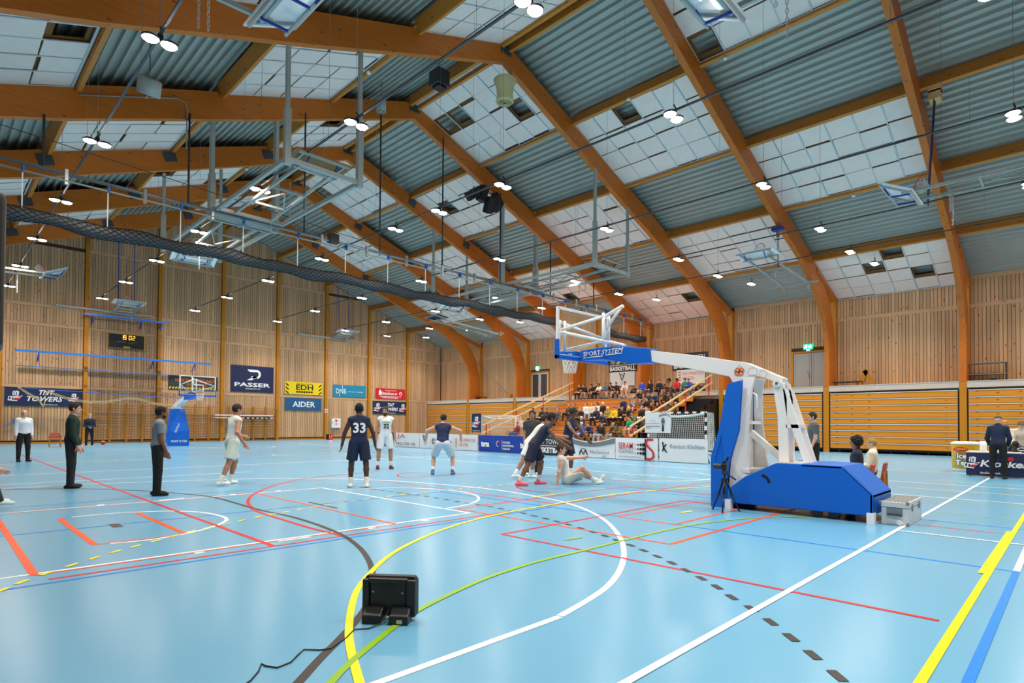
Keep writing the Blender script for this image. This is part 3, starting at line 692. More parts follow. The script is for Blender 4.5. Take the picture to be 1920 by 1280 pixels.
    # main arm: box girder with gusset, blue sleeve, board
    arm = [(1.04*s+.087, 1.04*z-.058) if s < 4 else (s, z) for s, z in [(1.28, 2.22), (1.9, 2.52), (2.06, 2.55), (2.86, 2.72), (4.05, 2.95), (4.05, 2.73), (2.86, 2.46), (2.18, 2.29), (2.12, 2.18), (2.0, 2.2), (1.9, 2.27), (1.75, 2.3), (1.45, 2.18), (1.32, 2.06)]]
    A_ = bevel_obj(mapped(MB().prism([(s, -.13, z) for s, z in arm], (0, .26, 0)), T).build('arm', 'white_paint', root), .01)
    if near:
        F = Face(T(2.17, -.13, 2.415), (1, 0, 0), (0, 0, 1), A_)
        F.poly('emblem_outline', [[(-.11, 0), (0, .11), (0, .085), (-.085, 0)], [(0, .11), (.11, 0), (.085, 0), (0, .085)], [(-.11, 0), (-.085, 0), (0, -.085), (0, -.11)], [(0, -.11), (0, -.085), (.085, 0), (.11, 0)]], 'lightgrey')
        for e in (-.035, .04):
            F.ring('emblem', e, .012, .045, .02, 'orange', 2, 16); F.ring('emblem', e-.01, -.04, .045, .02, 'orange', 2, 16)
        F.ring('recess', .235, -.035, .085, .012, 'lightgrey'); F.ring('recess', .42, -.075, .07, .012, 'lightgrey')
    sl = [(3.98, 2.98), (4.56, 3.07), (5.15, 3.1), (5.72, 3.08), (5.72, 2.86), (5.1, 2.84), (4.4, 2.7), (3.95, 2.69)]
    S_ = bevel_obj(mapped(MB().prism([(s, -.19, z) for s, z in sl], (0, .38, 0)), T).build('arm_sleeve', 'blue_pad', root), .025, 3)
    if near:
        F = Face(T(5.62, -.19, 2.9), (1, 0, .02), (0, 0, 1), S_)
        F.text('SPORT', .0, .03, .46, .1, 'print_white', .012); F.text('SYSTEM', .48, .03, .56, .1, 'print_white', .012, shear=.35)
        F.rect('underline', .0, -.01, .52, .008, 'print_white', 2); F.rect('underline', .58, .0, 1.0, .018, 'print_white', 2)
    s0 = 5.78
    backboard(root, T, s0, 2.9)
    for sg in (-1, 1):
        for p, q in (((5.16, sg*.1, 3.05), (5.16, sg*.1, 3.85)), ((5.16, sg*.1, 3.78), (s0-.03, sg*.86, 3.45)), ((4.72, sg*.1, 3.12), (s0-.03, sg*.86, 3.42))):
            mapped(MB().tube([p, q], .033, 10), T).build('board_strut', 'white_paint', root)
    mapped(MB().tube([(5.16, 0, 3.8), (4.72, 0, 3.96)], .04, 10).tube([(5.16, 0, 3.5), (4.95, 0, 3.75), (4.76, 0, 3.93)], .03, 8), T).build('top_strut', 'white_paint', root)
    return root, T
HOOP, HT = portable_hoop('large blue padded portable basketball hoop with long white arm beside silver case', -2.17, 10.36, -1)
FARH, FTT = portable_hoop('blue padded portable basketball hoop in front of the wall bars', -40.5, 10.55, 1, False)
F = Face(FTT(2.53, -.5, .1), (0, 1, 0), (0, 0, 1), FARH); F.text('SPORT SYSTEM', .08, .12, .85, .13, 'print_white', .015)
F = Face(FTT(2.5, -.33, .85), (0, .35, .94), (0, -.94, .35), FARH, .02); F.text('EASYPLAY', .02, -.2, .55, .12, 'print_white', .015)
# ------------------------------------------------------------------ aluminium case behind the hoop base
def case():
    p = Vector((-1.93, 10.42, 0)); t = thing('metal_case', 'silver aluminium flight case with side handle on the floor', 'case', p)
    w, d, h = .34, .98, .34
    noisy('case_metal', '#dfe1e2', '#bfc3c6', 9, .35, bump=.1, metal=.3)
    bevel_obj(MB().b2((p.x-w/2, p.y-d/2, .0), (p.x+w/2, p.y+d/2, h-.09)).build('body', 'case_metal', t), .01)
    lid = bevel_obj(MB().b2((p.x-w/2-.004, p.y-d/2-.004, h-.085), (p.x+w/2+.004, p.y+d/2+.004, h)).build('lid', 'case_metal', t), .01)
    for i in range(7): MB().b2((p.x-w/2+.02+i*.045, p.y-d/2+.01, h), (p.x-w/2+.04+i*.045, p.y+d/2-.01, h+.008)).build('lid_rib', 'steel', lid)
    hd = MB().b2((p.x-.1, p.y-d/2-.012, .13), (p.x+.1, p.y-d/2, .25)).build('handle_plate', 'steel', t)
    MB().tube([(p.x-.075, p.y-d/2-.012, .15), (p.x-.075, p.y-d/2-.04, .16), (p.x+.075, p.y-d/2-.04, .16), (p.x+.075, p.y-d/2-.012, .15)], .012, 8).build('handle', 'charcoal', hd)
    for sx in (-1, 1):
        for z in (0, h-.04): MB().b2((p.x+sx*w/2-.03, p.y-d/2-.008, z), (p.x+sx*w/2+.006, p.y-d/2+.03, z+.045)).build('corner_cap', 'steel', t)
    for yy in (-.25, .25): MB().b2((p.x+w/2, p.y+yy-.03, h-.14), (p.x+w/2+.015, p.y+yy+.03, h-.04)).build('latch', 'steel', t)
    MB().box((p.x+.06, p.y-d/2-.008, .045), (.07, .006, .07), Matrix.Rotation(.78, 3, 'Y')).build('tag', 'print_white', t)
case()
# ------------------------------------------------------------------ camera on tripod
def tripod():
    p = fl(1362, 955); p = Vector((-4.25, 9.42, 0)); t = thing('tripod', 'black camera tripod standing in front of the blue hoop base', 'tripod', p)
    top = Vector((p.x, p.y, .52)); ang = (2.9, 5.0, .7)
    for a in ang:
        f = p+Vector((.24*math.cos(a), .24*math.sin(a), .015)); k = top+(f-top)*.5
        l = MB().tube([top+Vector((.03*math.cos(a), .03*math.sin(a), 0)), k], .018, 8).tube([k, f], .013, 8).build('leg', 'black', t)
        MB().box(k, (.045, .045, .05)).build('leg_clamp', 'charcoal', l); MB().tube([f, f+Vector((0, 0, -.014))], .018, 8).build('rubber_foot', 'charcoal', l)
    MB().tube([(p.x, p.y, .3), (p.x, p.y, .62)], .016, 8).build('centre_column', 'black', t)
    MB().box((p.x, p.y, .52), (.08, .08, .06)).build('spider', 'black', t)
    MB().box((p.x, p.y, .65), (.07, .07, .07)).build('pan_head', 'charcoal', t)
    MB().tube([(p.x+.02, p.y, .64), (p.x+.17, p.y+.06, .53)], .012, 8).build('pan_handle', 'black', t)
    c = thing('photo_camera', 'black photo camera with zoom lens mounted on the tripod', 'camera', (p.x, p.y, .69))
    R = Matrix.Rotation(math.radians(12), 3, 'Z')
    q = lambda x, y, z: Vector((p.x, p.y, .69))+R @ Vector((x, y, z))
    bevel_obj(MB().box(q(0, 0, .055), (.075, .14, .105), R).build('camera_body', 'black', c), .012)
    MB().box(q(0, 0, .125), (.06, .06, .045), R).build('viewfinder_hump', 'black', c)
    MB().lathe(q(-.03, 0, .055), [(.0, 0), (.036, 0), (.038, .05), (.043, .06), (.043, .14), (.04, .15), (.035, .145), (0, .13)], 18, R @ Vector((-1, 0, .05))).build('lens', 'charcoal', c)
    MB().bar(q(.02, .02, .14), q(.05, .03, .22), .03, .03).build('microphone', 'black', c)
tripod()
# ------------------------------------------------------------------ shot clock on the floor seen from behind, with its cord
def shotclock():
    a = fl(676, 1166); b = fl(772, 1170); u = (b-a); u.z = 0; w = u.length; u.normalize(); n = Vector((u.y, -u.x, 0))   # n towards the camera
    c = (a+b)/2-n*(-.0); p = c-n*.1
    t = thing('shot_clock', 'black plastic shot clock box standing on the floor seen from behind', 'clock', p)
    R = Matrix((u, -n, Vector((0, 0, 1)))).transposed()
    q = lambda x, y, z: p+u*x+n*y+Vector((0, 0, z))
    noisy('black_plastic', '#16181b', '#1d1f23', 40, .45, bump=.1)
    H = .315; hw = w/2+.01
    pts = [(-hw, .035), (-hw+.015, .02), (hw-.015, .02), (hw, .035), (hw, H-.03), (hw-.02, H), (-hw+.02, H), (-hw, H-.03)]
    bevel_obj(MB().prism([q(x, -.055, z) for x, z in pts], n*.06).build('housing', 'black_plastic', t), .012, 3)
    inner = [(-hw+.055, .03), (hw-.075, .03), (hw-.075, H-.04), (-hw+.055, H-.04)]
    bevel_obj(MB().prism([q(x, .0, z) for x, z in inner], n*.035).build('back_panel', 'black_plastic', t), .006)
    for s0, s1 in ((-hw, -hw+.05), (hw-.07, hw)): bevel_obj(MB().prism([q(x, 0, z) for x, z in ((s0, .03), (s1, .03), (s1, H-.02), (s0, H-.02))], n*.05).build('side_rail', 'black_plastic', t), .01)
    bevel_obj(MB().prism([q(x, 0, z) for x, z in ((-hw+.05, H-.045), (hw-.07, H-.045), (hw-.06, H-.012), (-hw+.04, H-.012))], n*.05).build('top_rail', 'black_plastic', t), .008)
    F = Face(q(0, .036, 0), u, (0, 0, 1), t, .002)
    F.disc('grip_hole', -.02, H-.075, .055, 'black', ry=.022); F.disc('screw', -hw+.08, H-.11, .007, 'lightgrey', n=10); F.disc('screw', hw-.1, H-.115, .007, 'lightgrey', n=10)
    for x0, x1, dep in ((-hw+.03, -.03, .14), (.03, hw-.03, .14)):
        f = bevel_obj(MB().prism([q(x0, .02, 0), q(x0, .02, .1), q(x0, .07, .105), q(x0, dep, .06), q(x0, dep, 0)], u*(x1-x0)).build('foot', 'black_plastic', t), .008)
        F2 = Face(q(x0, dep, 0), u, (0, 0, 1), f, .003)
        if x0 < 0: F2.disc('socket', (x1-x0)*.45, .03, .014, 'black')
        else: F2.rect('rating_label', (x1-x0)*.42, .012, (x1-x0)*.72, .04, 'lightgrey')
    e = q(.015, .04, .11)
    cord = [e, q(.01, .09, .08), q(-.02, .15, .015)]+[fl(x, y, .006) for x, y in ((690, 1178), (665, 1179), (650, 1195), (620, 1215), (600, 1218), (570, 1217), (560, 1226), (545, 1241), (520, 1251), (498, 1248), (490, 1244), (485, 1258), (470, 1275), (455, 1285), (440, 1300))]
    MB().tube(cord, .005, 6).build('power_cord', 'black', t)
shotclock()
# ------------------------------------------------------------------ people: signed-distance bodies turned into one continuous surface
class SDF:
    def __init__(s, h, lo, hi):
        s.h = h; s.lo = np.array(lo, float)-3*h; n = np.ceil((np.array(hi)+3*h-s.lo)/h).astype(int)+1
        s.n = n; s.D = np.full(n, .3, np.float32)
    def sub(s, lo, hi, pad):
        a = np.clip(np.floor((np.array(lo)-pad-s.lo)/s.h).astype(int), 0, s.n-1); b = np.clip(np.ceil((np.array(hi)+pad-s.lo)/s.h).astype(int)+1, 1, s.n)
        sl = tuple(slice(i, j) for i, j in zip(a, b))
        g = np.meshgrid(*[s.lo[k]+s.h*np.arange(a[k], b[k]) for k in range(3)], indexing='ij')
        return sl, np.stack(g, -1).astype(np.float32)
    def put(s, sl, d, k, mode='u'):
        D = s.D[sl]
        if mode == 'u':
            m = np.clip(.5+.5*(D-d)/k, 0, 1); s.D[sl] = D*(1-m)+d*m-k*m*(1-m)
        else: s.D[sl] = np.maximum(D, -d)
    def cap(s, a, b, ra, rb, k=.03, flat=None, cut=False):
        a = np.array(a, float); b = np.array(b, float); r = max(ra, rb)
        sl, P = s.sub(np.minimum(a, b)-r, np.maximum(a, b)+r, .06)
        if P.size == 0: return
        v = b-a; L = max(v @ v, 1e-9); t0 = ((P-a) @ v)/L; t = np.clip(t0, 0, 1.3 if cut else 1)
        q = P-a-t[..., None]*v
        if flat is not None:
            f = np.array(flat[0]); w = (q @ f)[..., None]; q = q+f*w*(1/flat[1]-1)
        d = np.sqrt((q*q).sum(-1))-(ra+(rb-ra)*t)
        if cut: d = np.maximum(d, (t0-1)*math.sqrt(L))
        s.put(sl, d, k)
    def ell(s, c, r, R=None, k=.03, mode='u'):
        c = np.array(c, float); r = np.array(r, float); m = r.max()
        sl, P = s.sub(c-m, c+m, .06)
        if P.size == 0: return
        q = P-c
        if R is not None: q = q @ np.array(R)
        k0 = np.sqrt(((q/r)**2).sum(-1)); k1 = np.sqrt(((q/(r*r))**2).sum(-1))+1e-6
        s.put(sl, k0*(k0-1)/k1, k, mode)
    def plane_cut(s, c, n):
        n = np.array(n, float); n /= np.linalg.norm(n)
        g = np.meshgrid(*[s.lo[k]+s.h*np.arange(s.n[k]) for k in range(3)], indexing='ij')
        d = sum((g[i]-c[i])*n[i] for i in range(3)); s.D = np.maximum(s.D, d.astype(np.float32))
    def mesh(s, name):
        D = s.D; I = D < 0
        nx, ny, nz = D.shape
        c = [D[i:nx-1+i, j:ny-1+j, k:nz-1+k] for i in (0, 1) for j in (0, 1) for k in (0, 1)]
        cnt = sum((x < 0).astype(np.int8) for x in c); act = (cnt > 0) & (cnt < 8)
        idx = -np.ones(act.shape, np.int64); n = int(act.sum()); idx[act] = np.arange(n)
        cv = np.stack([x[act] for x in c], 1)
        off = np.array([(i, j, k) for i in (0, 1) for j in (0, 1) for k in (0, 1)], float)
        acc = np.zeros((n, 3)); num = np.zeros(n)
        for a in range(8):
            for b in range(a+1, 8):
                if abs(off[a]-off[b]).sum() == 1:
                    m = (cv[:, a] < 0) != (cv[:, b] < 0)
                    t = cv[:, a]/(cv[:, a]-cv[:, b]+1e-12); p = off[a]+t[:, None]*(off[b]-off[a])
                    acc[m] += p[m]; num[m] += 1
        V = (np.argwhere(act)+acc/num[:, None])*s.h+s.lo
        F = []
        for ax in range(3):
            sh = [slice(None)]*3; s0 = list(sh); s1 = list(sh); s0[ax] = slice(0, -1); s1[ax] = slice(1, None)
            a = I[tuple(s0)]; b = I[tuple(s1)]; ch = a != b
            u, w = [(1, 2), (2, 0), (0, 1)][ax]
            e = np.argwhere(ch); e = e[(e[:, u] > 0) & (e[:, w] > 0) & (e[:, u] < D.shape[u]-1) & (e[:, w] < D.shape[w]-1)]
            if not len(e): continue
            def cell(du, dw):
                q = e.copy(); q[:, u] += du; q[:, w] += dw; return idx[q[:, 0], q[:, 1], q[:, 2]]
            quad = np.stack([cell(-1, -1), cell(0, -1), cell(0, 0), cell(-1, 0)], 1)
            fl_ = ~a[e[:, 0], e[:, 1], e[:, 2]]
            quad[fl_] = quad[fl_][:, ::-1]; F.append(quad)
        F = np.concatenate(F) if F else np.zeros((0, 4), int); F = F[(F >= 0).all(1)]
        me = bpy.data.meshes.new(name); me.from_pydata(V.tolist(), [], F.tolist())
        me.polygons.foreach_set('use_smooth', np.ones(len(F), bool)); me.update()
        return me
U = lambda v: np.array(v, float)/np.linalg.norm(v)
class Fig:
    """joints of one figure in its own frame: x right, y forward, z up, origin on the ground (or seat) below the pelvis"""
    def __init__(s, h=1.8, pel=None, torso=(0, .03, 1), yaw=0.0, arms=None, legs=None, head=(0, 0), girth=1.0, hand_curl=.5):
        s.h = h; s.g = girth; k = h/1.8; s.k = k
        s.pel = np.array(pel if pel is not None else (0, 0, .94*k), float)
        t = U(torso); c, sn = math.cos(yaw), math.sin(yaw); r = np.array([c, sn, 0.]); r = U(r-t*(r @ t)); f = np.cross(t, r)
        s.t, s.r, s.f = t, r, f
        s.neck = s.pel+t*.53*k; s.curl = hand_curl
        s.sh = [s.pel+t*.462*k+r*sg*.172*k for sg in (-1, 1)]; s.hip = [s.pel-t*.02*k+r*sg*.095*k for sg in (-1, 1)]
        arms = arms or [((-.1, .0, -1), (-.04, .22, -1)), ((.1, .0, -1), (.04, .22, -1))]
        legs = legs or [((-.07, .02, -1), (-.02, -.03, -1)), ((.07, .02, -1), (.02, -.03, -1))]
        s.el = [s.sh[i]+U(arms[i][0])*.30*k for i in (0, 1)]; s.wr = [s.el[i]+U(arms[i][1])*.265*k for i in (0, 1)]; s.ad = [U(arms[i][2] if len(arms[i]) > 2 else arms[i][1]) for i in (0, 1)]
        s.kn = [s.hip[i]+U(legs[i][0])*.43*k for i in (0, 1)]; s.an = [s.kn[i]+U(legs[i][1])*.42*k for i in (0, 1)]
        s.fd = [U(legs[i][2]) if len(legs[i]) > 2 else None for i in (0, 1)]
        hy, hp = head; fy = f*math.cos(hy)+r*math.sin(hy); ht = U(t*.5+np.array([0, 0, 1.])); fy = U(fy-ht*(fy @ ht)); s.hf = U(fy*math.cos(hp)+ht*math.sin(hp)); s.hr = np.cross(s.hf, ht); s.hr = U(s.hr); s.hu = np.cross(s.hr, s.hf)
        s.hc = s.neck+ht*.155*k+s.hf*.03*k
    def bounds(s): 
        P = np.array(s.sh+s.hip+s.el+s.wr+s.kn+s.an+[s.hc, s.pel]); return P.min(0)-.26, P.max(0)+.26
    def body(s, vox=.013, feet=False):
        k, g = s.k, s.g; S = SDF(vox, *s.bounds()); B = np.stack([s.r, s.f, s.t], 1); H = np.stack([s.hr, s.hf, s.hu], 1)
        S.ell(s.pel+s.t*.02*k, (.155*k*g, .105*k*g, .13*k), B, .05); S.ell(s.pel+s.t*.2*k+s.f*.01, (.14*k*g, .1*k*g, .17*k), B, .06); S.ell(s.pel+s.t*.37*k+s.f*.012, (.165*k*g, .11*k*g, .16*k), B, .06)
        S.cap(s.sh[0]+s.r*.03, s.sh[1]-s.r*.03, .058*k, .058*k, .05); [S.cap(s.neck-s.t*.005*k, s.sh[i], .055*k, .05*k, .04) for i in (0, 1)]; S.cap(s.neck-s.t*.04, s.hc-s.hu*.04*k, .058*k, .052*k, .03)
        for i in (0, 1):
            S.cap(s.sh[i], s.el[i], .052*k*g, .041*k*g, .03); S.cap(s.el[i], s.wr[i], .043*k*g, .028*k, .015); s.hand(S, i)
            S.cap(s.hip[i], s.kn[i], .088*k*g, .057*k*g, .03); m = s.kn[i]+(s.an[i]-s.kn[i])*.3; S.cap(s.kn[i], m, .055*k, .058*k*g, .02); S.cap(m, s.an[i], .058*k*g, .036*k, .02)
        # head: skull, jaw, nose, ears, eye sockets
        S.ell(s.hc+s.hu*.025*k, (.078*k, .098*k, .102*k), H, .02); S.ell(s.hc-s.hu*.055*k+s.hf*.022*k, (.059*k, .07*k, .067*k), H, .03)
        S.cap(s.hc+s.hf*.094*k+s.hu*.005*k, s.hc+s.hf*.115*k-s.hu*.028*k, .01*k, .015*k, .012)
        for sg in (-1, 1):
            S.ell(s.hc+s.hr*sg*.082*k-s.hu*.005*k-s.hf*.008*k, (.012*k, .02*k, .032*k), H, .008)
            S.ell(s.hc+s.hr*sg*.033*k+s.hu*.012*k+s.hf*.112*k, (.016*k, .02*k, .011*k), H, .01, 'cut')
        return S.mesh('person')
    def hand(s, S, i):
        k = s.k; d = s.ad[i]; w = s.wr[i]; sg = (-1, 1)[i]
        ax = U(np.cross(d, np.array([1., 0, 0]) if abs(d[0]) < .8 else np.array([0, 0, 1.]))); pn = U(np.cross(ax, d))*-sg   # ax: across the palm
        pc = w+d*.045*k; S.ell(pc, (.021*k, .041*k, .05*k), np.stack([pn, ax, d], 1), .012)
        for j in range(4):
            b = w+d*.085*k+ax*(-.03+.02*j)*k; L = (.07, .08, .075, .06)[j]*k; d1 = U(d-pn*s.curl*.5); d2 = U(d-pn*s.curl*1.3)
            m = b+d1*L*.5; S.cap(b-d*.02, m, .0095*k, .009*k, .004); S.cap(m, m+d2*L*.5, .009*k, .0075*k, .004)
        b = w+d*.03*k+ax*.036*k; S.cap(b, b+U(d+ax*.8-pn*.3)*.06*k, .012*k, .009*k, .008)
    def shirt(s, sleeve='long', vox=.014, ease=.014, hem=.06, collar=False):
        k, g = s.k, s.g; S = SDF(vox, *s.bounds()); B = np.stack([s.r, s.f, s.t], 1); e = ease
        S.ell(s.pel+s.t*.04*k, (.16*k*g+e, .11*k*g+e, .12*k), B, .06); S.ell(s.pel+s.t*.2*k+s.f*.01, (.145*k*g+e, .105*k*g+e, .18*k), B, .07); S.ell(s.pel+s.t*.37*k+s.f*.012, (.168*k*g+e, .113*k*g+e, .16*k), B, .06)
        S.cap(s.sh[0]+s.r*.03, s.sh[1]-s.r*.03, .058*k+e*.9, .058*k+e*.9, .05); [S.cap(s.neck-s.t*.01*k, s.sh[i], .052*k+e*.7, .05*k+e*.8, .04) for i in (0, 1)]
        if collar: S.cap(s.neck-s.t*.06*k, s.neck+s.t*.035*k, .085*k, .066*k, .02)
        for i in (0, 1):
            if sleeve == 'none':
                S.cap(s.sh[i]-s.r*(-1, 1)[i]*.05*k, s.sh[i]-s.r*(-1, 1)[i]*.02*k-s.t*.05, .06*k, .05*k, .03)
            else:
                f = 1 if sleeve == 'long' else .62; q = s.sh[i]+(s.el[i]-s.sh[i])*f
                S.cap(s.sh[i], q, .056*k*g+e*.8, (.046 if f == 1 else .054)*k*g+e*.9, .03, None, f < 1)
                if sleeve == 'long': S.cap(s.el[i], s.wr[i]-s.ad[i]*.01, .047*k*g+e*.8, .034*k+e*.6, .012, None, True)
        S.plane_cut(s.pel-s.t*hem*k, -s.t)
        me = S.mesh('shirt'); return me
    def trousers(s, kind='long', vox=.014, ease=.012):
        k, g = s.k, s.g; S = SDF(vox, *s.bounds()); B = np.stack([s.r, s.f, s.t], 1); e = ease
        S.ell(s.pel+s.t*.02*k, (.157*k*g+e, .107*k*g+e, .135*k), B, .05)
        for i in (0, 1):
            if kind == 'short':
                q = s.hip[i]+(s.kn[i]-s.hip[i])*.84; S.cap(s.hip[i], q, .1*k*g+e, .1*k*g+e*1.4, .03, None, True)
            else:
                S.cap(s.hip[i], s.kn[i], .09*k*g+e*.8, .06*k*g+e*.8, .03); q = s.an[i]+(s.an[i]-s.kn[i])*.05; S.cap(s.kn[i], q, .059*k*g+e*.8, .043*k+e, .02, None, True)
        S.plane_cut(s.pel+s.t*.1*k, s.t)
        return S.mesh('trousers')
    def shoe(s, i, vox=.012):
        k = s.k; a = s.an[i]; d = U(a-s.kn[i]); fd = s.fd[i]
        if fd is None: fd = U(np.array([s.f[0]+(-.12, .12)[i], s.f[1], 0.]))
        up = U(-d if abs((-d) @ fd) < .9 else np.array([0, 0, 1.])); up = U(up-fd*(up @ fd)); sd = np.cross(fd, up)
        S = SDF(vox, a-.24*k, a+.24*k); so = a-up*.055*k; R = np.stack([sd, fd, up], 1)
        S.ell(so+fd*.05*k+up*.012*k, (.047*k, .14*k, .04*k), R, .01); S.ell(so+fd*.12*k, (.05*k, .07*k, .032*k), R, .02); S.ell(so-fd*.04*k+up*.01, (.042*k, .055*k, .045*k), R, .02); S.cap(a+up*.03*k, so+up*.03*k, .045*k, .045*k, .02)
        S.plane_cut(so-up*.022*k, -up)
        return S.mesh('shoe')
    def hair(s, kind='short', vox=.011):
        k = s.k; H = np.stack([s.hr, s.hf, s.hu], 1); S = SDF(vox, s.hc-.3*k, s.hc+.3*k)
        if kind == 'afro':
            S.ell(s.hc+s.hu*.05*k-s.hf*.015*k, (.122*k, .128*k, .12*k), H, .01)
            r = random.Random(5)
            for _ in range(70):
                v = U([r.gauss(0, 1), r.gauss(-.2, 1), r.gauss(.4, 1)]); S.ell(s.hc+s.hu*.05*k-s.hf*.015*k+H @ (v*.118*k), (.028*k,)*3, None, .006)
            S.plane_cut(s.hc+s.hf*.06*k+s.hu*.04*k, s.hf*1.0-s.hu*.75)
        else:
            S.ell(s.hc+s.hu*.032*k-s.hf*.004*k, (.087*k, .106*k, .108*k), H, .01)
            if kind == 'long': S.cap(s.hc-s.hf*.04*k, s.hc-s.hf*.06*k-s.hu*.22*k, .085*k, .07*k, .03, (s.hf, .6))
            if kind == 'curly':
                r = random.Random(9)
                for _ in range(36):
                    v = U([r.gauss(0, 1), r.gauss(-.1, 1), abs(r.gauss(.5, .8))]); S.ell(s.hc+s.hu*.03*k+H @ (v*np.array([.09, .108, .11])*k), (.024*k,)*3, None, .006)
            if kind == 'cap': S.ell(s.hc+s.hu*.07*k+s.hf*.1*k, (.06*k, .07*k, .012*k), H, .01); S.plane_cut(s.hc+s.hu*.045*k, -s.hu); return S.mesh('cap')
            if kind == 'beanie': S.ell(s.hc+s.hu*.04*k, (.092*k, .111*k, .116*k), H, .01); S.plane_cut(s.hc+s.hu*.03*k, -s.hu+s.hf*.25); return S.mesh('beanie')
            S.plane_cut(s.hc+s.hf*.062*k+s.hu*.035*k, s.hf*1.0-s.hu*.8) if kind != 'long' else S.plane_cut(s.hc+s.hf*.05*k+s.hu*.03*k, s.hf*1.0-s.hu*.45)
        return S.mesh('hair')
    def beard(s, vox=.01):
        k = s.k; H = np.stack([s.hr, s.hf, s.hu], 1); S = SDF(vox, s.hc-.2*k, s.hc+.2*k)
        S.ell(s.hc-s.hu*.06*k+s.hf*.024*k, (.066*k, .076*k, .074*k), H, .01); S.plane_cut(s.hc-s.hu*.04*k, s.hu+s.hf*.15); return S.mesh('beard')
SKIN = {'light': '#d9a68c', 'pale': '#e2b49c', 'tan': '#b98262', 'brown': '#7d5236', 'dark': '#4c3022'}
for n, c in SKIN.items(): noisy('skin_'+n, c, c, 5, .5)
def cloth(c):
    n = 'cloth_'+c.lstrip('#')
    if n in MATS: return n
    noisy(n, c, c, 30, .85, bump=.12); return n
def add_part(name, me, m, root):
    o = bpy.data.objects.new(name, me); COL.objects.link(o); o.parent = root
    me.materials.clear(); me.materials.append(M(m)); return o
def person(label, fig, loc, rotz, skin, top, bottom, shoes, hair=('short', '#2a211c'), sleeve='long', legs='long', group=None, vox=.012, extra=None, beard=None, socks=None, hem=.06, collar=False, face=True):
    """one figure: continuous body mesh with its clothing as children"""
    me = fig.body(vox); o = bpy.data.objects.new('person', me); COL.objects.link(o); me.materials.append(M('skin_'+skin))
    o.location = loc; o.rotation_euler = (0, 0, rotz); tag(o, label, 'person', group)
    add_part('jersey' if sleeve == 'none' else 'shirt', fig.shirt(sleeve, vox*1.1, hem=hem, collar=collar), cloth(top), o)
    add_part('shorts' if legs == 'short' else 'trousers', fig.trousers(legs, vox*1.1), cloth(bottom), o)
    for i in (0, 1):
        sh = add_part('shoe', fig.shoe(i), cloth(shoes), o)
        if socks:
            S = SDF(.012, fig.an[i]-.2, fig.an[i]+.2); S.cap(fig.an[i]-(fig.an[i]-fig.kn[i])*.28, fig.an[i], .05*fig.k, .044*fig.k); add_part('sock', S.mesh('sock'), cloth(socks), o)
    if hair:
        add_part('cap' if hair[0] == 'cap' else ('beanie' if hair[0] == 'beanie' else 'hair'), fig.hair(hair[0]), cloth(hair[1]), o)
    if beard: add_part('beard', fig.beard(), cloth(beard), o)
    if face:
        for sg in (-1, 1):
            c = fig.hc+fig.hr*sg*.032*fig.k+fig.hu*.012*fig.k+fig.hf*.089*fig.k
            mb = MB().lathe(c, [(.0, -.009), (.008, -.005), (.0105, 0), (.008, .005), (0, .009)], 8); add_part('eye', mb.mesh('eye', 'black'), 'black', o)
            q = fig.hc+fig.hr*sg*.033*fig.k+fig.hu*.033*fig.k+fig.hf*.099*fig.k; h_ = fig.hr*.014
            mb = MB().tube([q-h_, q+h_], .0045, 5); add_part('eyebrow', mb.mesh('eyebrow', 'black'), cloth(hair[1] if hair and hair[0] not in ('cap', 'beanie') else '#3a2c22'), o)
        q = fig.hc-fig.hu*.05*fig.k+fig.hf*.092*fig.k
        mb = MB().tube([q-fig.hr*.02, q+fig.hf*.004, q+fig.hr*.02], .005, 5); add_part('mouth', mb.mesh('mouth', 'black'), cloth('#a5635a'), o)
    return o
# ------------------------------------------------------------------ players, referees and helpers on the floor
def facing(r, a, px=960):                      # r: to the right of the line of sight, a: away along it
    d0 = ray(px, 790); d0 = Vector((d0.x, d0.y, 0)).normalized(); d = Vector((d0.y, -d0.x, 0))*r+d0*a
    return math.atan2(d.y, d.x)-math.pi/2
def stand(h, arms=None, legs=None, **kw): return Fig(h, arms=arms, legs=legs, pel=(0, 0, .955*h/1.8), **kw)
def on_floor(o, fig):                          # rest the soles on the floor
    z = min(fig.an[0][2], fig.an[1][2])-.077*fig.k; o.location.z -= z; return o
def put(label, fig, p, rz, *a, **k): return on_floor(person(label, fig, Vector((p[0], p[1], 0)), rz, *a, **k), fig)
fwd_arms = [((-.08, .06, -1), (.0, .38, -1)), ((.08, .06, -1), (.0, .38, -1))]
put('man in dark green sweater and black trousers watching the game', stand(1.88, fwd_arms, head=(.05, .02)), fl(132, 914), facing(1, -.1, 132), 'light', '#10291f', '#131316', '#1b1b1d', ('short', '#2b211b'))
o = put('referee in light grey shirt with beard and whistle, left of the lane', stand(1.78, fwd_arms, head=(-.25, .0)), fl(294, 928), facing(1, .12, 294), 'brown', '#7f8890', '#121215', '#151517', ('short', '#120e0c'), 'short', beard='#15100e')
put('bald man in white long sleeved shirt by the red chair', stand(1.86, [((-.12, .0, -1), (-.02, .2, -1)), ((.14, .02, -1), (.06, .16, -1))], head=(.3, 0), girth=1.1), fl(43, 865), facing(.35, -1, 43), 'light', '#e6e8ee', '#141417', '#161616', None, collar=True)
g = stand(1.9, [((-.2, .1, -1), (.75, .8, -.35)), ((.2, .1, -1), (-.75, .8, -.2))], head=(0, -.1))
PH = put('blond photographer in navy jacket and white shoes by the wall bars', g, fl(167, 837.5), facing(.1, -1, 167), 'pale', '#1b2236', '#17181c', '#e2ddd0', ('short', '#b08a55'), vox=.016, collar=True)
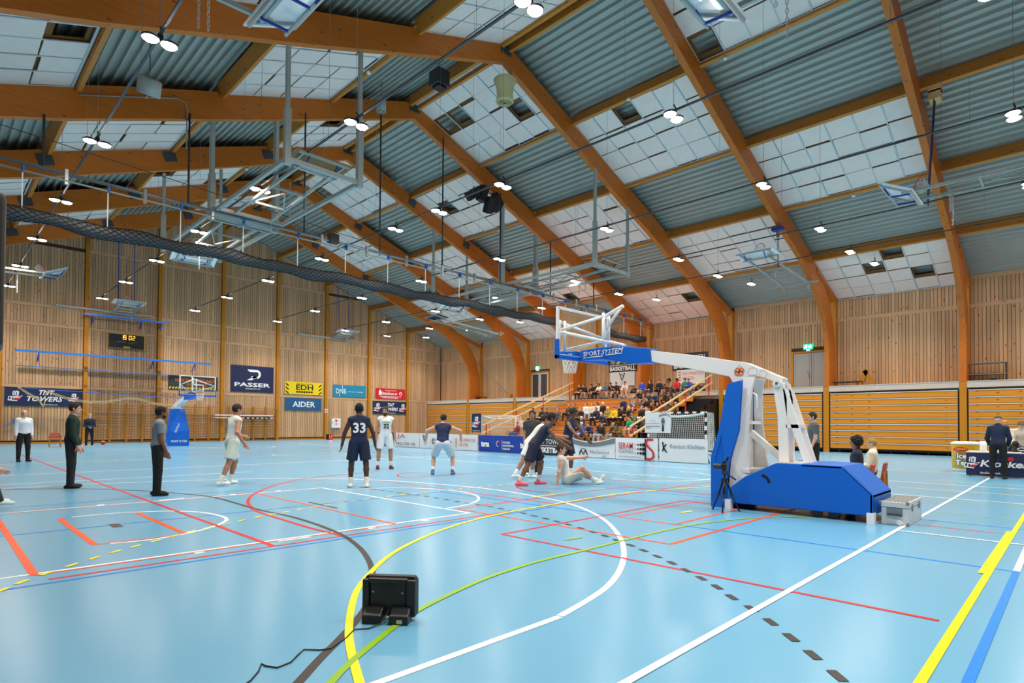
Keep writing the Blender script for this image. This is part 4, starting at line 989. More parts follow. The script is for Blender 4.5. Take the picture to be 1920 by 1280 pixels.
# the player in white striding off
g = stand(1.95, [((-.3, .3, -.9), (.0, .9, -.3)), ((.35, -.3, -.8), (.1, .5, -.8))], [((-.1, .35, -1), (-.02, -.25, -1)), ((.1, -.3, -1), (.02, -.45, -1))], torso=(0, .12, 1))
put('player in plain white kit striding past the wall bars', g, fl(434, 908), facing(.8, .4, 434), 'tan', '#dfe0dc', '#cfd8cf', '#eceae4', ('short', '#2a201a'), 'none', 'short', socks='#ecebe6', hem=.08)
# navy player from behind
g = stand(1.93, [((-.42, .05, -1), (-.2, .12, -1)), ((.42, .05, -1), (.2, .12, -1))], [((-.12, .06, -1), (-.04, -.06, -1)), ((.12, -.12, -1), (.03, -.2, -1))])
o = put('player in navy kit with white back number walking away', g, fl(672, 913), facing(-.05, 1, 672), 'dark', '#1b2548', '#172040', '#e9e7e2', ('short', '#0e0b0a'), 'none', 'short', socks='#e9e8e4', hem=.08)
def number(o, g, txt, back, m, z, w, h):
    sg = -1 if back else 1
    O = g.pel+g.t*z+g.f*sg*.155*g.k; u = g.r*(1 if back else -1)
    F = Face((0, 0, 0), u, g.t, None, .0); F.O = Vector(O); F.p = None
    q = F.text(txt, -w/2, 0, w, h, m, .03); q.parent = o
number(o, g, '33', True, 'print_white', .2, .27, .23)
g = stand(2.0, [((-.22, .05, -1), (-.12, .2, -1)), ((.22, .05, -1), (.15, .2, -1))], [((-.12, .02, -1), (-.04, -.03, -1)), ((.2, .02, -1), (.06, -.03, -1))], head=(.5, 0))
o = put('bearded player in white kit with number 32 standing square', g, fl(722, 878.5), facing(.15, -1, 722), 'tan', '#e9eaec', '#e6e7ea', '#5a2426', ('short', '#3a2a20'), 'none', 'short', socks='#f0f0f0', beard='#3a2a22', hem=.08)
number(o, g, '32', False, 'print_black', .22, .17, .15); number(o, g, 'KONGSBERG', False, 'green', .4, .26, .05)
# navy player crouching with arms out
g = Fig(1.92, pel=(0, -.12, .78), torso=(0, .35, 1), arms=[((-.9, .25, -.35), (-.1, .3, -1)), ((.9, .25, -.35), (.1, .3, -1))], legs=[((-.38, .55, -.8), (-.02, -.35, -1)), ((.38, .55, -.8), (.02, -.35, -1))])
put('player in navy kit crouching with arms out and blue shoes', g, fl(830, 889), facing(.1, 1, 830), 'light', '#1e2850', '#c9d0da', '#55719f', ('short', '#2b211b'), 'none', 'short', socks='#f0f0f0', hem=.08)
# the tangle under the basket
g = stand(1.87, head=(.1, 0)); put('person in dark grey shirt facing the viewer behind the tangle of players', g, fl(997, 890), facing(.05, -1), 'tan', '#3f4046', '#2b2c31', '#e0e0e0', ('short', '#1d1714'), 'short', 'long')
g = Fig(1.95, pel=(0, -.1, .86), torso=(.1, .75, 1), arms=[((-.25, .7, -.7), (.1, .9, -.35)), ((.25, .6, -.8), (-.1, .8, -.5))], legs=[((-.15, .5, -1), (-.03, -.15, -1)), ((.2, -.35, -1), (.04, -.5, -1))])
put('player in navy kit with bright pink shoes leaning into the tackle', g, fl(1009, 909), facing(1, .1), 'brown', '#20283f', '#161d38', '#f26a78', ('short', '#15100e'), 'none', 'short', socks='#d9d5d2', hem=.08)
g = Fig(1.93, pel=(0, -.1, .84), torso=(0, .8, 1), arms=[((-.2, .8, -.6), (.1, 1, -.2)), ((.2, .8, -.6), (-.1, 1, -.1))], legs=[((-.12, .45, -1), (-.03, -.25, -1)), ((.15, -.5, -1), (.02, -.55, -1))])
put('player with white shorts lunging behind the pink shoes', g, fl(1000, 897), facing(1, .25), 'tan', '#d8d4d0', '#e9e8ea', '#ecebe8', ('short', '#2a1f1a'), 'none', 'short', socks='#efefef', hem=.08)
g = Fig(1.95, pel=(0, 0, .96), torso=(0, .28, 1), arms=[((-.4, .5, -.7), (-.1, .6, -.8)), ((.5, .6, -.5), (.3, .8, -.6))], legs=[((-.15, .15, -1), (-.03, -.1, -1)), ((.15, -.1, -1), (.02, -.2, -1))], head=(.2, -.1))
put('tall player in navy jersey reaching over the fallen player', g, fl(1062, 893), facing(.7, -.5), 'brown', '#262c44', '#1d2440', '#dedede', ('curly', '#1b1411'), 'none', 'short', socks='#e9e9e9', hem=.08)
g = Fig(1.93, pel=(0, 0, .115), torso=(0, -.28, 1), arms=[((-.2, .95, .05), (-.1, 1, .05)), ((.35, -.35, -.9), (.05, -.15, -1))], legs=[((-.12, .92, .25), (-.02, .93, -.38), (-.1, .35, 1)), ((.12, .72, .62), (.02, .72, -.75), (.1, 1, .25))], head=(.2, -.05))
o = person('player in white jersey sitting fallen on the floor', g, Vector((*fl(1062, 907)[:2], 0)), facing(1, .12), 'light', '#dcd8cc', '#cfcfc6', '#dfe6d6', ('short', '#4a3526'), 'none', 'short', socks='#eeeeea', hem=.06)
g = stand(1.83, fwd_arms, head=(.1, 0)); put('referee in dark grey shirt with whistle behind the hoop base', g, (-4.8, 15.85), facing(-1, -.25, 1505), 'light', '#565d63', '#17181b', '#17181b', ('short', '#31251d'), 'short')
g = stand(1.8, [((-.25, .15, -1), (.2, .6, -.8)), ((.25, .15, -1), (-.2, .6, -.8))], head=(0, -.3), torso=(0, .08, 1))
put('man in navy sweater and green beret leaning at the stall table', g, (-1.62, 21.0), facing(.0, 1)*0+0.0, 'light', '#1b2745', '#14151a', '#2a241f', ('cap', '#3f4a3a'), collar=True)
for lab, px, y, hc, top in (('curly haired helper in cream hoodie bending over the stall table', 1884, 22.95, '#c08a52', '#d8cfc2'), ('brown haired helper in cream hooded top behind the stall', 1916, 22.6, '#8a6a48', '#ddd4c8')):
    q = onY(px, 800, y); g = stand(1.72, [((-.2, .4, -1), (.3, .8, -.5)), ((.2, .4, -1), (-.3, .8, -.5))], torso=(0, .35, 1), head=(0, -.6))
    put(lab, g, (q.x, q.y+.1), math.pi, 'pale', top, '#2a2c33', '#333333', ('curly', hc), collar=True)
def sit(h=1.75, lean=.08, arms=None, spread=.16, foot=0.0, head=(0, 0), girth=1.0, drop=.0):
    arms = arms or [((-.15, .25, -1), (.25, .95, -.1)), ((.15, .25, -1), (-.25, .95, -.1))]
    return Fig(h, pel=(0, 0, .11), torso=(0, lean, 1), arms=arms, legs=[((-spread, 1, drop), (-.02, -.05+foot, -1)), ((spread, 1, drop), (.02, -.05+foot, -1))], head=head, girth=girth)
def padded_chair(p, rz, label, cush='#b0564c', wood_='bar_wood', arms=True):
    t = thing('padded_chair', label, 'chair', p); t.rotation_euler = (0, 0, rz); cm = cloth(cush); L = lambda mb, n, m: (lambda o: setattr(o, 'parent', t) or o)(mb.build(n, m))
    for x in (-.24, .24):
        L(MB().b2((x-.02, .18, 0), (x+.02, .23, .62 if arms else .42)), 'leg', wood_); L(MB().bar((x, -.26, 0), (x, -.24, .62), .04, .045), 'leg', wood_)
        if arms: L(MB().bar((x, -.26, .63), (x, .25, .63), .05, .035), 'armrest', wood_)
        L(MB().bar((x, -.24, .4), (x, .2, .4), .03, .05), 'side_rail', wood_)
    bevel_obj(L(MB().b2((-.23, -.22, .4), (.23, .23, .47)), 'seat', cm), .025, 3)
    bevel_obj(L(MB().prism([(-.21, -.17, .5), (.21, -.17, .5), (.21, -.22, .8), (-.21, -.22, .8)], (0, -.06, -.01)), 'backrest', cm), .02, 3)
    return t
padded_chair(fl(103, 838), facing(.05, -1, 103), 'empty wooden armchair with red cushions by the poster wall')
a1 = facing(-1, .1, 1610); q = Vector((-3.02, 12.5, -.07)); padded_chair(q, a1, 'red padded chair under the seated official with black curls', arms=False)
person('seated official with black curly hair and dark hooded jacket', sit(1.58, .02), q+Vector((0, 0, .47)), a1, 'tan', '#22283a', '#23242a', '#222222', ('afro', '#16100e'), collar=True)
q = Vector((-2.98, 13.3, -.07)); padded_chair(q, a1, 'red padded chair under the blond seated official', arms=False)
person('seated blond official in cream top', sit(1.52, -.08), q+Vector((0, 0, .47)), a1, 'pale', '#e4dcc4', '#34353c', '#333333', ('short', '#a5814f'), collar=True)
q = fl(-92, 962); a2 = facing(1, .1, -92); padded_chair(q, a2, 'padded chair beside the touchline under the cut off sitter', '#3a3d44', arms=False)
person('seated person at the left edge with only hand and pale shoe showing', sit(1.8, .25, [((-.1, .6, -1), (.0, 1, -.45)), ((.1, .6, -1), (.0, 1, -.45))], foot=.35), q+Vector((0, 0, .47)), a2, 'light', '#4a5560', '#2b2d33', '#cfe4e0', ('short', '#3a2b20'))
# ------------------------------------------------------------------ spectators
LAP = [((-.15, .25, -1), (.3, .95, -.15)), ((.15, .25, -1), (-.3, .95, -.15))]
ELB = [((-.2, .75, -.9), (.45, .8, .15)), ((.2, .75, -.9), (-.45, .8, .15))]
CRS = [((-.2, .25, -1), (.9, .55, .05)), ((.2, .3, -1), (-.9, .5, .12))]
CHN = [((-.2, .6, -1), (.45, .3, 1)), ((.2, .5, -1), (-.55, .7, -.1))]
SIDE = [((-.3, .1, -1), (-.1, .5, -.6)), ((.3, .1, -1), (.1, .7, -.5))]
POSES = [sit(1.74, .06, LAP, head=(.15, 0), drop=.2), sit(1.74, .5, ELB, .28, head=(-.1, .05), drop=.2), sit(1.72, .02, CRS, .12, .2, drop=.2), sit(1.74, .4, CHN, .22, head=(.2, -.1), drop=.2), sit(1.7, -.1, SIDE, .3, .25, head=(-.35, 0), drop=.2), sit(1.5, .1, LAP, .14, head=(-.2, 0), drop=.1)]
PM = []
for f in POSES:
    d = {'body': f.body(.02), 'long': f.shirt('long', .021, .02, collar=True), 'short': f.shirt('short', .021, .018), 'trousers': f.trousers('long', .021, .014), 'shoe0': f.shoe(0, .018), 'shoe1': f.shoe(1, .018)}
    for hk in ('short', 'curly', 'long', 'cap', 'beanie', 'afro'): d['hair_'+hk] = f.hair(hk, .016)
    for m in d.values(): m.materials.append(M('white'))
    PM.append((f, d))
def slot(o, m):
    o.material_slots[0].link = 'OBJECT'; o.material_slots[0].material = M(m)
def spectator(label, px, py, pose, hair, hc, top, bottom, skin='light', sleeve='long', shoes='#26262a', row=None):
    f, d = PM[pose]; best = None
    for i in range(0, NR+1):
        y = row_y(i)+.13 if i < NR else 35.3; z = row_z(i) if i < NR else 3.65
        q = onY(px, py, y-.1); e = abs(q.z-(z+f.hc[2]))
        if row is not None and i != row: continue
        if best is None or e < best[0]: best = (e, q.x, y, z, i)
    e, x, y, z, i = best; x = max(min(x, SX1-.3), SX0+.2) if i < NR else x
    rz = math.pi+rng.uniform(-.25, .1)
    o = bpy.data.objects.new('person', d['body']); COL.objects.link(o); slot(o, 'skin_'+skin); o.location = (x, y, z); o.rotation_euler = (0, 0, rz); tag(o, label, 'person', 'spectators on the stand')
    s = rng.uniform(.96, 1.04); o.scale = (s, s, s)
    def part(n, key, m):
        c = bpy.data.objects.new(n, d[key]); COL.objects.link(c); c.parent = o; slot(c, m)
    part('shirt', sleeve, cloth(top)); part('trousers', 'trousers', cloth(bottom)); part('shoe', 'shoe0', cloth(shoes)); part('shoe', 'shoe1', cloth(shoes))
    if hair: part(hair if hair in ('cap', 'beanie') else 'hair', 'hair_'+hair, cloth(hc))
    SEATS.append((x, y, z, i)); return o
SEATS = []
BK, NV, JN, GY, WT = '#17181c', '#1d2844', '#5f7fa8', '#83868c', '#e4e2de'
br, bl, dk, wh = '#4a3424', '#b8925a', '#18120f', '#d9d7d2'
SP = [
 ('boy in black tee with thin arms at the left end of the top row', 1086, 723, 0, 'short', br, '#191b22', BK, 'pale', 'short'), ('youth in black jacket and patterned grey trousers', 1098.6, 721, 1, 'short', br, BK, '#9a928c'), ('youth in black hooded top turning sideways on the top row', 1112, 721, 3, 'short', dk, BK, BK),
 ('woman in dark jacket rising behind the top row', 1119, 716, 0, 'long', br, '#2b2420', BK), ('youth in white top on the top row', 1126, 720, 1, 'short', dk, WT, '#7d7a82', 'tan'), ('youth in denim blue shirt on the top row', 1139, 717.5, 1, 'cap', '#8a5a3a', '#4d6f9a', '#9aa0aa'),
 ('youth in black tee with grey jogging trousers and hands at mouth', 1147, 717.5, 3, 'short', br, BK, '#aeb0b8', 'light', 'short'), ('youth in black top holding a red cup', 1158, 717.5, 1, 'short', br, '#1b1c22', NV), ('youth in white top and beige trousers below the white banner', 1173, 717.5, 3, 'short', br, '#dcd9d6', '#c9b7ac'),
 ('man in bright blue hoodie and cap on the top row', 1203, 715.6, 2, 'cap', '#3d4658', '#1f4fd0', '#9d8f78'), ('woman with long black hair all in black', 1218.5, 717, 0, 'long', dk, BK, '#4b4750'), ('man in thick black jacket on the top row', 1235, 716, 2, 'short', dk, BK, BK),
 ('small child in navy top on the top row', 1248, 718.5, 5, 'long', br, '#222a48', '#c89a92'), ('youth with afro in brown hoodie', 1258, 714.7, 1, 'afro', dk, '#8a7258', '#3f4f6c', 'brown'), ('tall youth in red and white top', 1269, 712, 0, 'curly', dk, '#d5282c', '#3b4a68', 'brown'),
 ('youth in green top with curly brown hair', 1283.6, 715.6, 0, 'curly', br, '#1d7a5c', '#6e7fa0'), ('boy in blue sweatshirt at the right end of the top row', 1293.5, 713, 1, 'short', br, '#2c55a8', '#3f4f70'),
 ('bald man in black sweater and jeans resting arms on knees', 1200.6, 737, 1, None, br, '#1b1e28', JN), ('man in navy sweater beside the bald man in jeans', 1216, 737, 2, 'short', br, '#1c2740', '#3a3f4e'), ('man in green cap and navy jacket', 1231, 738, 1, 'cap', '#5a6a4a', '#1f2a44', '#2a2c3c'), ('man in black leather jacket and blue jeans', 1252, 738, 1, 'short', dk, BK, '#4a5f86', 'brown'), ('youth in black with hand on chin beside the right handrail', 1267.7, 736, 3, 'short', dk, BK, '#4a4f5c'),
 ('man in grey tee and cap praying hands together', 1187, 748, 3, 'cap', '#6a5a48', '#7b7d86', '#39445c', 'light', 'short'), ('man in navy jacket and navy cap holding a snack', 1168, 748, 0, 'cap', '#1c2a50', '#1c2750', NV), ('boy in black top with brown fringe', 1212, 751, 5, 'short', br, BK, '#caa79c'), ('boy in white hoodie behind the microphone banner', 1214, 765, 5, 'short', '#7a4f30', WT, '#8a8f98'),
 ('woman with brown hair at the left rails', 1064.7, 762.5, 4, 'long', br, '#5b4c40', BK), ('woman in brown jacket next to the left rails', 1076, 761, 0, 'long', '#6a4a30', '#6b5a48', '#3a3a40'), ('girl in white cardigan hugging pale jeans', 1096, 762, 4, 'long', dk, '#e2dfdb', '#a8bcd6'), ('girl in cream sweater with long fair hair', 1107, 761, 4, 'long', '#9a7048', '#e2d6bc', '#a9bbd0'), ('girl with long black hair in white top', 1118.6, 761, 0, 'long', dk, '#dcdcdc', '#3a3c46'),
 ('white haired man in black jacket standing out above the rest', 1130, 756, 0, 'short', wh, BK, BK), ('grey haired man in black coat at the left', 1087.7, 766, 2, 'short', '#8e8a86', '#1c1b1e', BK), ('woman in navy coat clapping with red gloves', 1116.7, 768, 0, 'long', '#7a4a30', '#1f2a42', BK), ('grey haired man in olive yellow jacket', 1138, 763, 2, 'short', wh, '#8f8a42', '#3a3b40'),
 ('woman in bright yellow sweater and blue beanie', 1150.5, 767, 0, 'beanie', '#2f6a9c', '#f0c40e', BK), ('man with glasses in black jacket next to the yellow sweater', 1166, 766, 0, 'short', '#6f6a64', '#16171b', BK), ('bald man in black zip top', 1184, 764, 1, None, br, '#17181c', BK), ('woman in cream scarf and black coat', 1203, 765, 0, 'short', '#9a8a7a', '#1c1c20', BK),
 ('grey haired man in dark jacket above the blue jacket', 1089.5, 783, 0, 'short', wh, '#2a2f3c', BK), ('man in navy blazer leaning forward', 1131.7, 778, 1, None, br, '#1b2440', '#262a38'), ('boy in emerald green tee', 1180, 781, 0, 'short', '#2a211c', '#10a070', '#d9b0a8', 'light', 'short', '#c8342c'), ('boy in olive jacket drinking', 1188, 778, 3, 'short', br, '#6a6a48', '#2a2b30'), ('person in white cap by the lower right rail', 1200, 786, 1, 'cap', '#e0e0e0', '#20222c', NV),
 ('elderly man in cobalt blue jacket on the front row', 1090, 796, 0, 'short', wh, '#2f5fc8', '#4a5672'), ('youth in navy puffer jacket on the front row', 1107, 798, 1, 'short', br, '#1c2a52', BK), ('woman in big black coat and pale jeans on the front row', 1125.6, 798, 4, 'long', dk, '#1a1c1e', '#9ab4d2'), ('girl with long fair hair and jeans on the front row', 1149, 797, 0, 'long', '#b08c58', '#3a342c', '#8fb0d0'), ('youth with afro in olive jacket on the front row', 1161.7, 797, 1, 'afro', dk, '#6e6234', '#2a2e3a', 'brown'),
 ('boy in maroon top reclining on the low left box', 967, 790.6, 4, 'short', br, '#7a2f3c', '#3f5f94'), ('woman in cream fleece sitting on the low left box', 977.6, 788, 0, 'long', br, '#e8ddc8', '#6d8fc0'), ('person in dark top behind the left handrail', 998, 771, 0, 'short', dk, '#4a3a34', BK), ('woman with tied hair in black behind the left handrail', 1014.7, 767, 0, 'short', dk, '#2a2628', BK), ('person in dark coat next to the woman with tied hair', 1028, 768, 1, 'short', br, '#3a3230', BK), ('red haired person bending behind the tangle of players', 1035, 776, 5, 'short', '#a05a30', '#4a4a58', BK), ('woman with long brown hair and grey jacket', 1043.6, 764, 4, 'long', br, '#5a5650', '#3a3a40')]
for a in SP: spectator(*a)
# ------------------------------------------------------------------ posters and equipment on the far gable
PX = GX+.02
def poster(name, label, y0, y1, z0, z1, m, cat='sign', th=.03):
    t = thing(name, label, cat, (PX, (y0+y1)/2, z0)); MB().b2((PX-.0, y0, z0), (PX+th, y1, z1)).build('panel', m, t)
    return Face((PX+th, y0, z0), (0, 1, 0), (0, 0, 1), t), y1-y0, z1-z0
def crest(F, a, b, s, flip=1):
    # club crest: two white dice over a red and white striped pennant
    q = lambda *P: [[(a+x*s*flip, b+y*s) for x, y in p] for p in P]
    F.poly('crest_dice', q([(-.2, .12), (.2, .05), (.25, .42), (.12, .5), (-.16, .45)]), 'print_white', 2)
    F.poly('crest_mark', q([(-.1, .15), (-.04, .14), (-.07, .38), (-.12, .38)], [(.03, .13), (.1, .12), (.1, .38), (.04, .38)], [(-.06, .42), (.0, .4), (.06, .44), (0, .46)]), 'banner_navy', 3)
    F.poly('crest_pennant', q([(-.5, -.35), (.1, -.42), (.5, .1), (.2, .02), (-.45, .0)]), 'print_white', 2)
    F.poly('crest_stripe', q([(-.2, -.3), (.15, -.35), (.3, -.15), (.0, -.12)], [(.12, -.08), (.33, -.1), (.42, .03), (.22, -.02)]), 'print_red', 3)
    F.poly('crest_letter', q([(-.42, -.25), (-.32, -.27), (-.28, -.05), (-.4, -.05)], [(-.24, -.28), (-.14, -.29), (-.1, -.1), (-.2, -.08)]), 'banner_navy', 3)
def team_banner(F, w, h, tight=False):
    crest(F, w*.13, h*.5, h*.62 if not tight else h*.7); crest(F, w*.87, h*.5, h*.5 if not tight else h*.7)
    F.text('TNT', w*.42, h*.62, w*.2, h*.26, 'print_white', .03, .3); F.text('TOWERS', w*.27, h*.26, w*.46, h*.28, 'print_white', .03, .3); F.text('tntbasket.no', w*.44, h*.06, w*.22, h*.09, 'print_white')
F, w, h = poster('team_banner', 'long navy club banner hanging behind the man in white shirt', 3.36, 7.25, 2.35, 3.5, 'banner_navy', 'banner', .012); team_banner(F, w, h)
F, w, h = poster('team_banner', 'small navy club banner below the red sign', 28.97, 32.75, 2.27, 3.46, 'banner_navy', 'banner', .012); team_banner(F, w, h, True)
F, w, h = poster('dark_blue_sign', 'large dark blue sign with white letter logo', 16.44, 19.72, 3.8, 5.86, 'navy')
F.poly('logo', [[(w*.37, h*.86), (w*.58, h*.86), (w*.58, h*.77), (w*.42, h*.77)], [(w*.36, h*.45), (w*.47, h*.45), (w*.62, h*.6), (w*.52, h*.6)], [(w*.45, h*.6), (w*.6, h*.6), (w*.6, h*.52), (w*.5, h*.52)]], 'print_white', 2); F.ring('logo', w*.58, h*.69, h*.175, h*.085, 'print_white', 2, 16, -90, 90)
F.text('PASSER', w*.08, h*.2, w*.84, h*.155, 'print_white', .03); F.text('PASSERGROUP.COM', w*.33, h*.1, w*.35, h*.05, 'print_white')
F, w, h = poster('yellow_sign', 'yellow sign with black hazard stripes at both ends', 20.67, 23.96, 3.78, 4.83, 'yellow')
for x in (.02, .9):
    F.poly('hazard_stripe', [[(w*x, h*(.9-.3*i)), (w*(x+.075), h*(.72-.3*i)), (w*(x+.075), h*(.6-.3*i)), (w*x, h*(.78-.3*i))] for i in range(3)] if x < .5 else [[(w*x, h*(.6-.3*i)), (w*(x+.075), h*(.78-.3*i)), (w*(x+.075), h*(.9-.3*i)), (w*x, h*(.72-.3*i))] for i in range(3)], 'print_black', 2)
F.text('EDH', w*.29, h*.36, w*.45, h*.42, 'print_black', .02); F.rect('rule', w*.29, h*.83, w*.74, h*.86, 'print_black', 2)
F.poly('block_print', [[(w*(.29+.065*i), h*.14), (w*(.29+.065*i+.05), h*.14), (w*(.29+.065*i+.05), h*.27), (w*(.29+.065*i), h*.27)] for i in range(7)], 'print_black', 2)
F, w, h = poster('steel_blue_sign', 'steel blue sign with white lettering under the yellow sign', 20.69, 23.88, 2.45, 3.47, 'steel_blue'); F.text('AIDER', w*.2, h*.27, w*.62, h*.46, 'print_white', .02)
F, w, h = poster('teal_sign', 'teal bank sign with thin white lettering', 24.95, 28.18, 3.72, 4.78, 'teal'); F.text('DNB', w*.09, h*.28, w*.3, h*.4, 'print_white', .0); F.rect('rule', w*.185, 0, w*.195, h*.3, 'print_white', 2); F.rect('rule', w*.275, h*.5, w*.285, h, 'print_white', 2); F.text('Alltid sport - ring 04800', w*.44, h*.4, w*.48, h*.1, 'print_white')
F, w, h = poster('red_sign', 'red sign with white script lettering', 29.24, 32.5, 3.7, 4.68, 'red'); F.text('Strandmoe as', w*.18, h*.4, w*.54, h*.3, 'print_white', .02, .3); F.text('Anleggsgartnerfirma', w*.3, h*.74, w*.4, h*.12, 'print_white'); F.poly('figure_print', [[(w*.1, h*.35), (w*.2, h*.4), (w*.18, h*.75), (w*.14, h*.88), (w*.1, h*.7)]], 'print_white', 2); F.ring('emblem', w*.84, h*.55, h*.17, h*.07, 'print_white', 2)
F.poly('small_print', [[(w*(.15+.06*i), h*.2), (w*(.15+.06*i+.045), h*.2), (w*(.15+.06*i+.045), h*.27), (w*(.15+.06*i), h*.27)] for i in range(12)]+[[(w*(.22+.06*i), h*.08), (w*(.22+.06*i+.045), h*.08), (w*(.22+.06*i+.045), h*.14), (w*(.22+.06*i), h*.14)] for i in range(9)], 'print_white', 2)
F, w, h = poster('charcoal_sign', 'charcoal sign with orange italic lettering behind the far hoop board', 12.19, 15.47, 3.77, 4.8, 'charcoal'); F.text('VAKTMESTER.NO', w*.12, h*.55, w*.8, h*.25, 'print_orange', .03, .25); F.text('374 20 10', w*.35, h*.3, w*.42, h*.16, 'print_orange', .02, .25); F.poly('hazard_stripe', [[(w*.06*i, h*.05), (w*(.06*i+.035), h*.05), (w*(.06*i+.055), h*.18), (w*(.06*i+.02), h*.18)] for i in range(16)], 'yellow', 2)
# scoreboard
F, w, h = poster('scoreboard', 'black electronic scoreboard with amber digits on the gable', 8.52, 10.64, 6.4, 7.38, 'black', 'scoreboard', .1)
def digit(F, n, a, b, s, m):
    seg = {'0': 'abcdef', '1': 'bc', '2': 'abged', '3': 'abgcd', '9': 'abcdfg'}[n]; k = s*.16; H = s*2
    Q = {'a': (0, H-k, s, H), 'g': (0, s-k/2, s, s+k/2), 'd': (0, 0, s, k), 'f': (0, s, k, H), 'b': (s-k, s, s, H), 'e': (0, 0, k, s), 'c': (s-k, 0, s, s)}
    F.poly('digit', [[(a+Q[c][0], b+Q[c][1]), (a+Q[c][2], b+Q[c][1]), (a+Q[c][2], b+Q[c][3]), (a+Q[c][0], b+Q[c][3])] for c in seg], m, 3)
for n, x in (('1', .34), ('9', .42), ('0', .56), ('2', .66)): digit(F, n, w*x, h*.62, .14, 'led_amber')
F.text('HJEMME', w*.22, h*.34, w*.26, h*.16, 'print_grey'); F.text('BORTE', w*.55, h*.34, w*.24, h*.16, 'print_grey'); F.rect('maker_plate', w*.42, h*.06, w*.6, h*.14, 'yellow', 2)
for q in ((0, 0, w, .02), (0, h-.02, w, h), (0, 0, .02, h), (w-.02, 0, w, h)): F.rect('yellow_edge', *q, 'yellow', 2)
# wall bars
rung = MB().tube([(0, -.42, 0), (0, .42, 0)], .02, 6).mesh('rung', 'bar_wood'); upr = MB().b2((-.05, -.025, 0), (.05, .025, 2.62)).mesh('upright', 'bar_wood')
for bay, where in ((7.72, 'below the scoreboard'), (11.98, 'behind the far portable hoop'), (16.2, 'behind the striped crossbar')):
    for u in range(4):
        y = bay+.52+u*.94
        t = thing('wall_bars', 'pine gymnastic wall bars '+where, 'wall bars', (GX+.15, y, 0), 'wall bars '+where)
        for s in (-.44, .44): inst('upright', upr, (GX+.13, y+s, .03), t)
        for i in range(14): inst('rung', rung, (GX+.17 if i < 13 else GX+.22, y, .22+i*.175), t)
# blue lifting beams with nets
def blue_beam(label, y0, y1, z, X):
    t = thing('blue_beam', label, 'beam', (X, (y0+y1)/2, z)); MB().b2((X-.05, y0, z-.06), (X+.05, y1, z+.06)).build('beam', 'blue_beam', t)
    for f in (.1, .66, .9):
        y = y0+(y1-y0)*f; MB().bar((X, y, z-.05), (GX, y, z-.55), .05, .05).bar((X, y, z-.05), (X, y, z-.6), .05, .06).build('bracket', 'blue_dark', t)
    return t
t1 = blue_beam('long bright blue steel beam bracketed out from the gable', 3.76, 14.8, 5.7, GX+.75); t2 = blue_beam('short blue steel beam above the scoreboard', 7.13, 12.0, 8.4, GX+.55)
nm = MB()
for i in range(43): y = 7.55+i*.098; nm.bar((GX+.5, y, 2.75), (GX+.55, y, 8.35), .009, .009)
for i in range(58): z = 2.75+i*.098; nm.bar((GX+.52, 7.55, z), (GX+.52, 11.7, z), .009, .009)
o = nm.build('safety_net', 'net_black'); tag(o, 'dark square mesh safety net hanging over the scoreboard', 'net')
def gathered():
    pts = [(3.9, 3.5), (4.4, 3.1), (4.9, 2.75), (5.15, 2.35), (5.3, 3.2), (5.7, 3.1), (6.4, 2.85), (7.2, 2.7), (8.4, 2.72), (9.4, 2.95), (10.2, 2.95), (11.2, 2.68), (12.2, 2.6), (13.4, 2.75)]
    mb = MB(); r = random.Random(2); P = smooth(pts, 8)
    for k in range(9):
        mb.tube([(GX+.7+.07*math.sin(i*.9+k), y+r.uniform(-.01, .01), z+.07*math.cos(i*.7+k*2.1)) for i, (y, z) in enumerate(P)], .011, 4)
    for i in range(0, len(P)-1):
        mb.tube([(GX+.62, P[i][0], P[i][1]-.07), (GX+.78, P[i+1][0], P[i+1][1]+.08)], .008, 4); mb.tube([(GX+.62, P[i+1][0], P[i+1][1]+.08), (GX+.78, P[i][0], P[i][1]-.07)], .008, 4)
    mb.build('gathered_net', 'net_cream', t1)
    for z0, z1 in ((4.78, 4.72), (3.42, 3.05)):
        MB().tube([(GX+.72, 3.8 if z0 > 4 else 4.2, z0), (GX+.72, 14.5, z1)], .022, 6).build('net_rope', 'blue_beam', t1)
gathered()
# small wall things
t = thing('fire_cabinet', 'white fire hose cabinet with red symbol on the gable', 'cabinet', (GX, 25.2, .98)); bevel_obj(MB().b2((GX, 24.8, .98), (GX+.2, 25.64, 1.8)).build('box', 'white', t)); F = Face((GX+.2, 24.8, .98), (0, 1, 0), (0, 0, 1), t); F.rect('red_symbol', .32, .55, .5, .72, 'print_red'); F.rect('red_label', .32, .3, .5, .38, 'print_red'); MB().b2((GX+.2, 24.86, 1.4), (GX+.23, 24.9, 1.48)).build('knob', 'black', t)
t = thing('shot_timer', 'small red digit timer on the floor by the gable column', 'clock', (GX+1.0, 24.15, 0)); MB().b2((GX+.9, 23.9, 0), (GX+1.05, 24.45, .45)).build('housing', 'black', t); F = Face((GX+1.05, 23.9, 0), (0, 1, 0), (0, 0, 1), t); digit(F, '1', .1, .09, .15, 'led_red'); digit(F, '3', .32, .09, .15, 'led_red')
t = thing('wall_notice', 'small white notice with red print on the gable column', 'sign', (GX+.17, 24.27, 2.3)); MB().b2((GX+.17, 24.14, 2.3), (GX+.18, 24.38, 2.6)).build('plate', 'white', t); Face((GX+.18, 24.14, 2.3), (0, 1, 0), (0, 0, 1), t).rect('red_print', .05, .08, .19, .22, 'print_red')
t = thing('goal_crossbar', 'white crossbar with black marks stored on the wall bars', 'goal', (GX+.4, 17.6, 1.9)); MB().b2((GX+.32, 15.2, 1.92), (GX+.46, 19.55, 2.0)).build('bar', 'white', t); MB().b2((GX+.32, 15.2, 1.72), (GX+.4, 19.55, 1.8)).build('lower_bar', 'white', t)
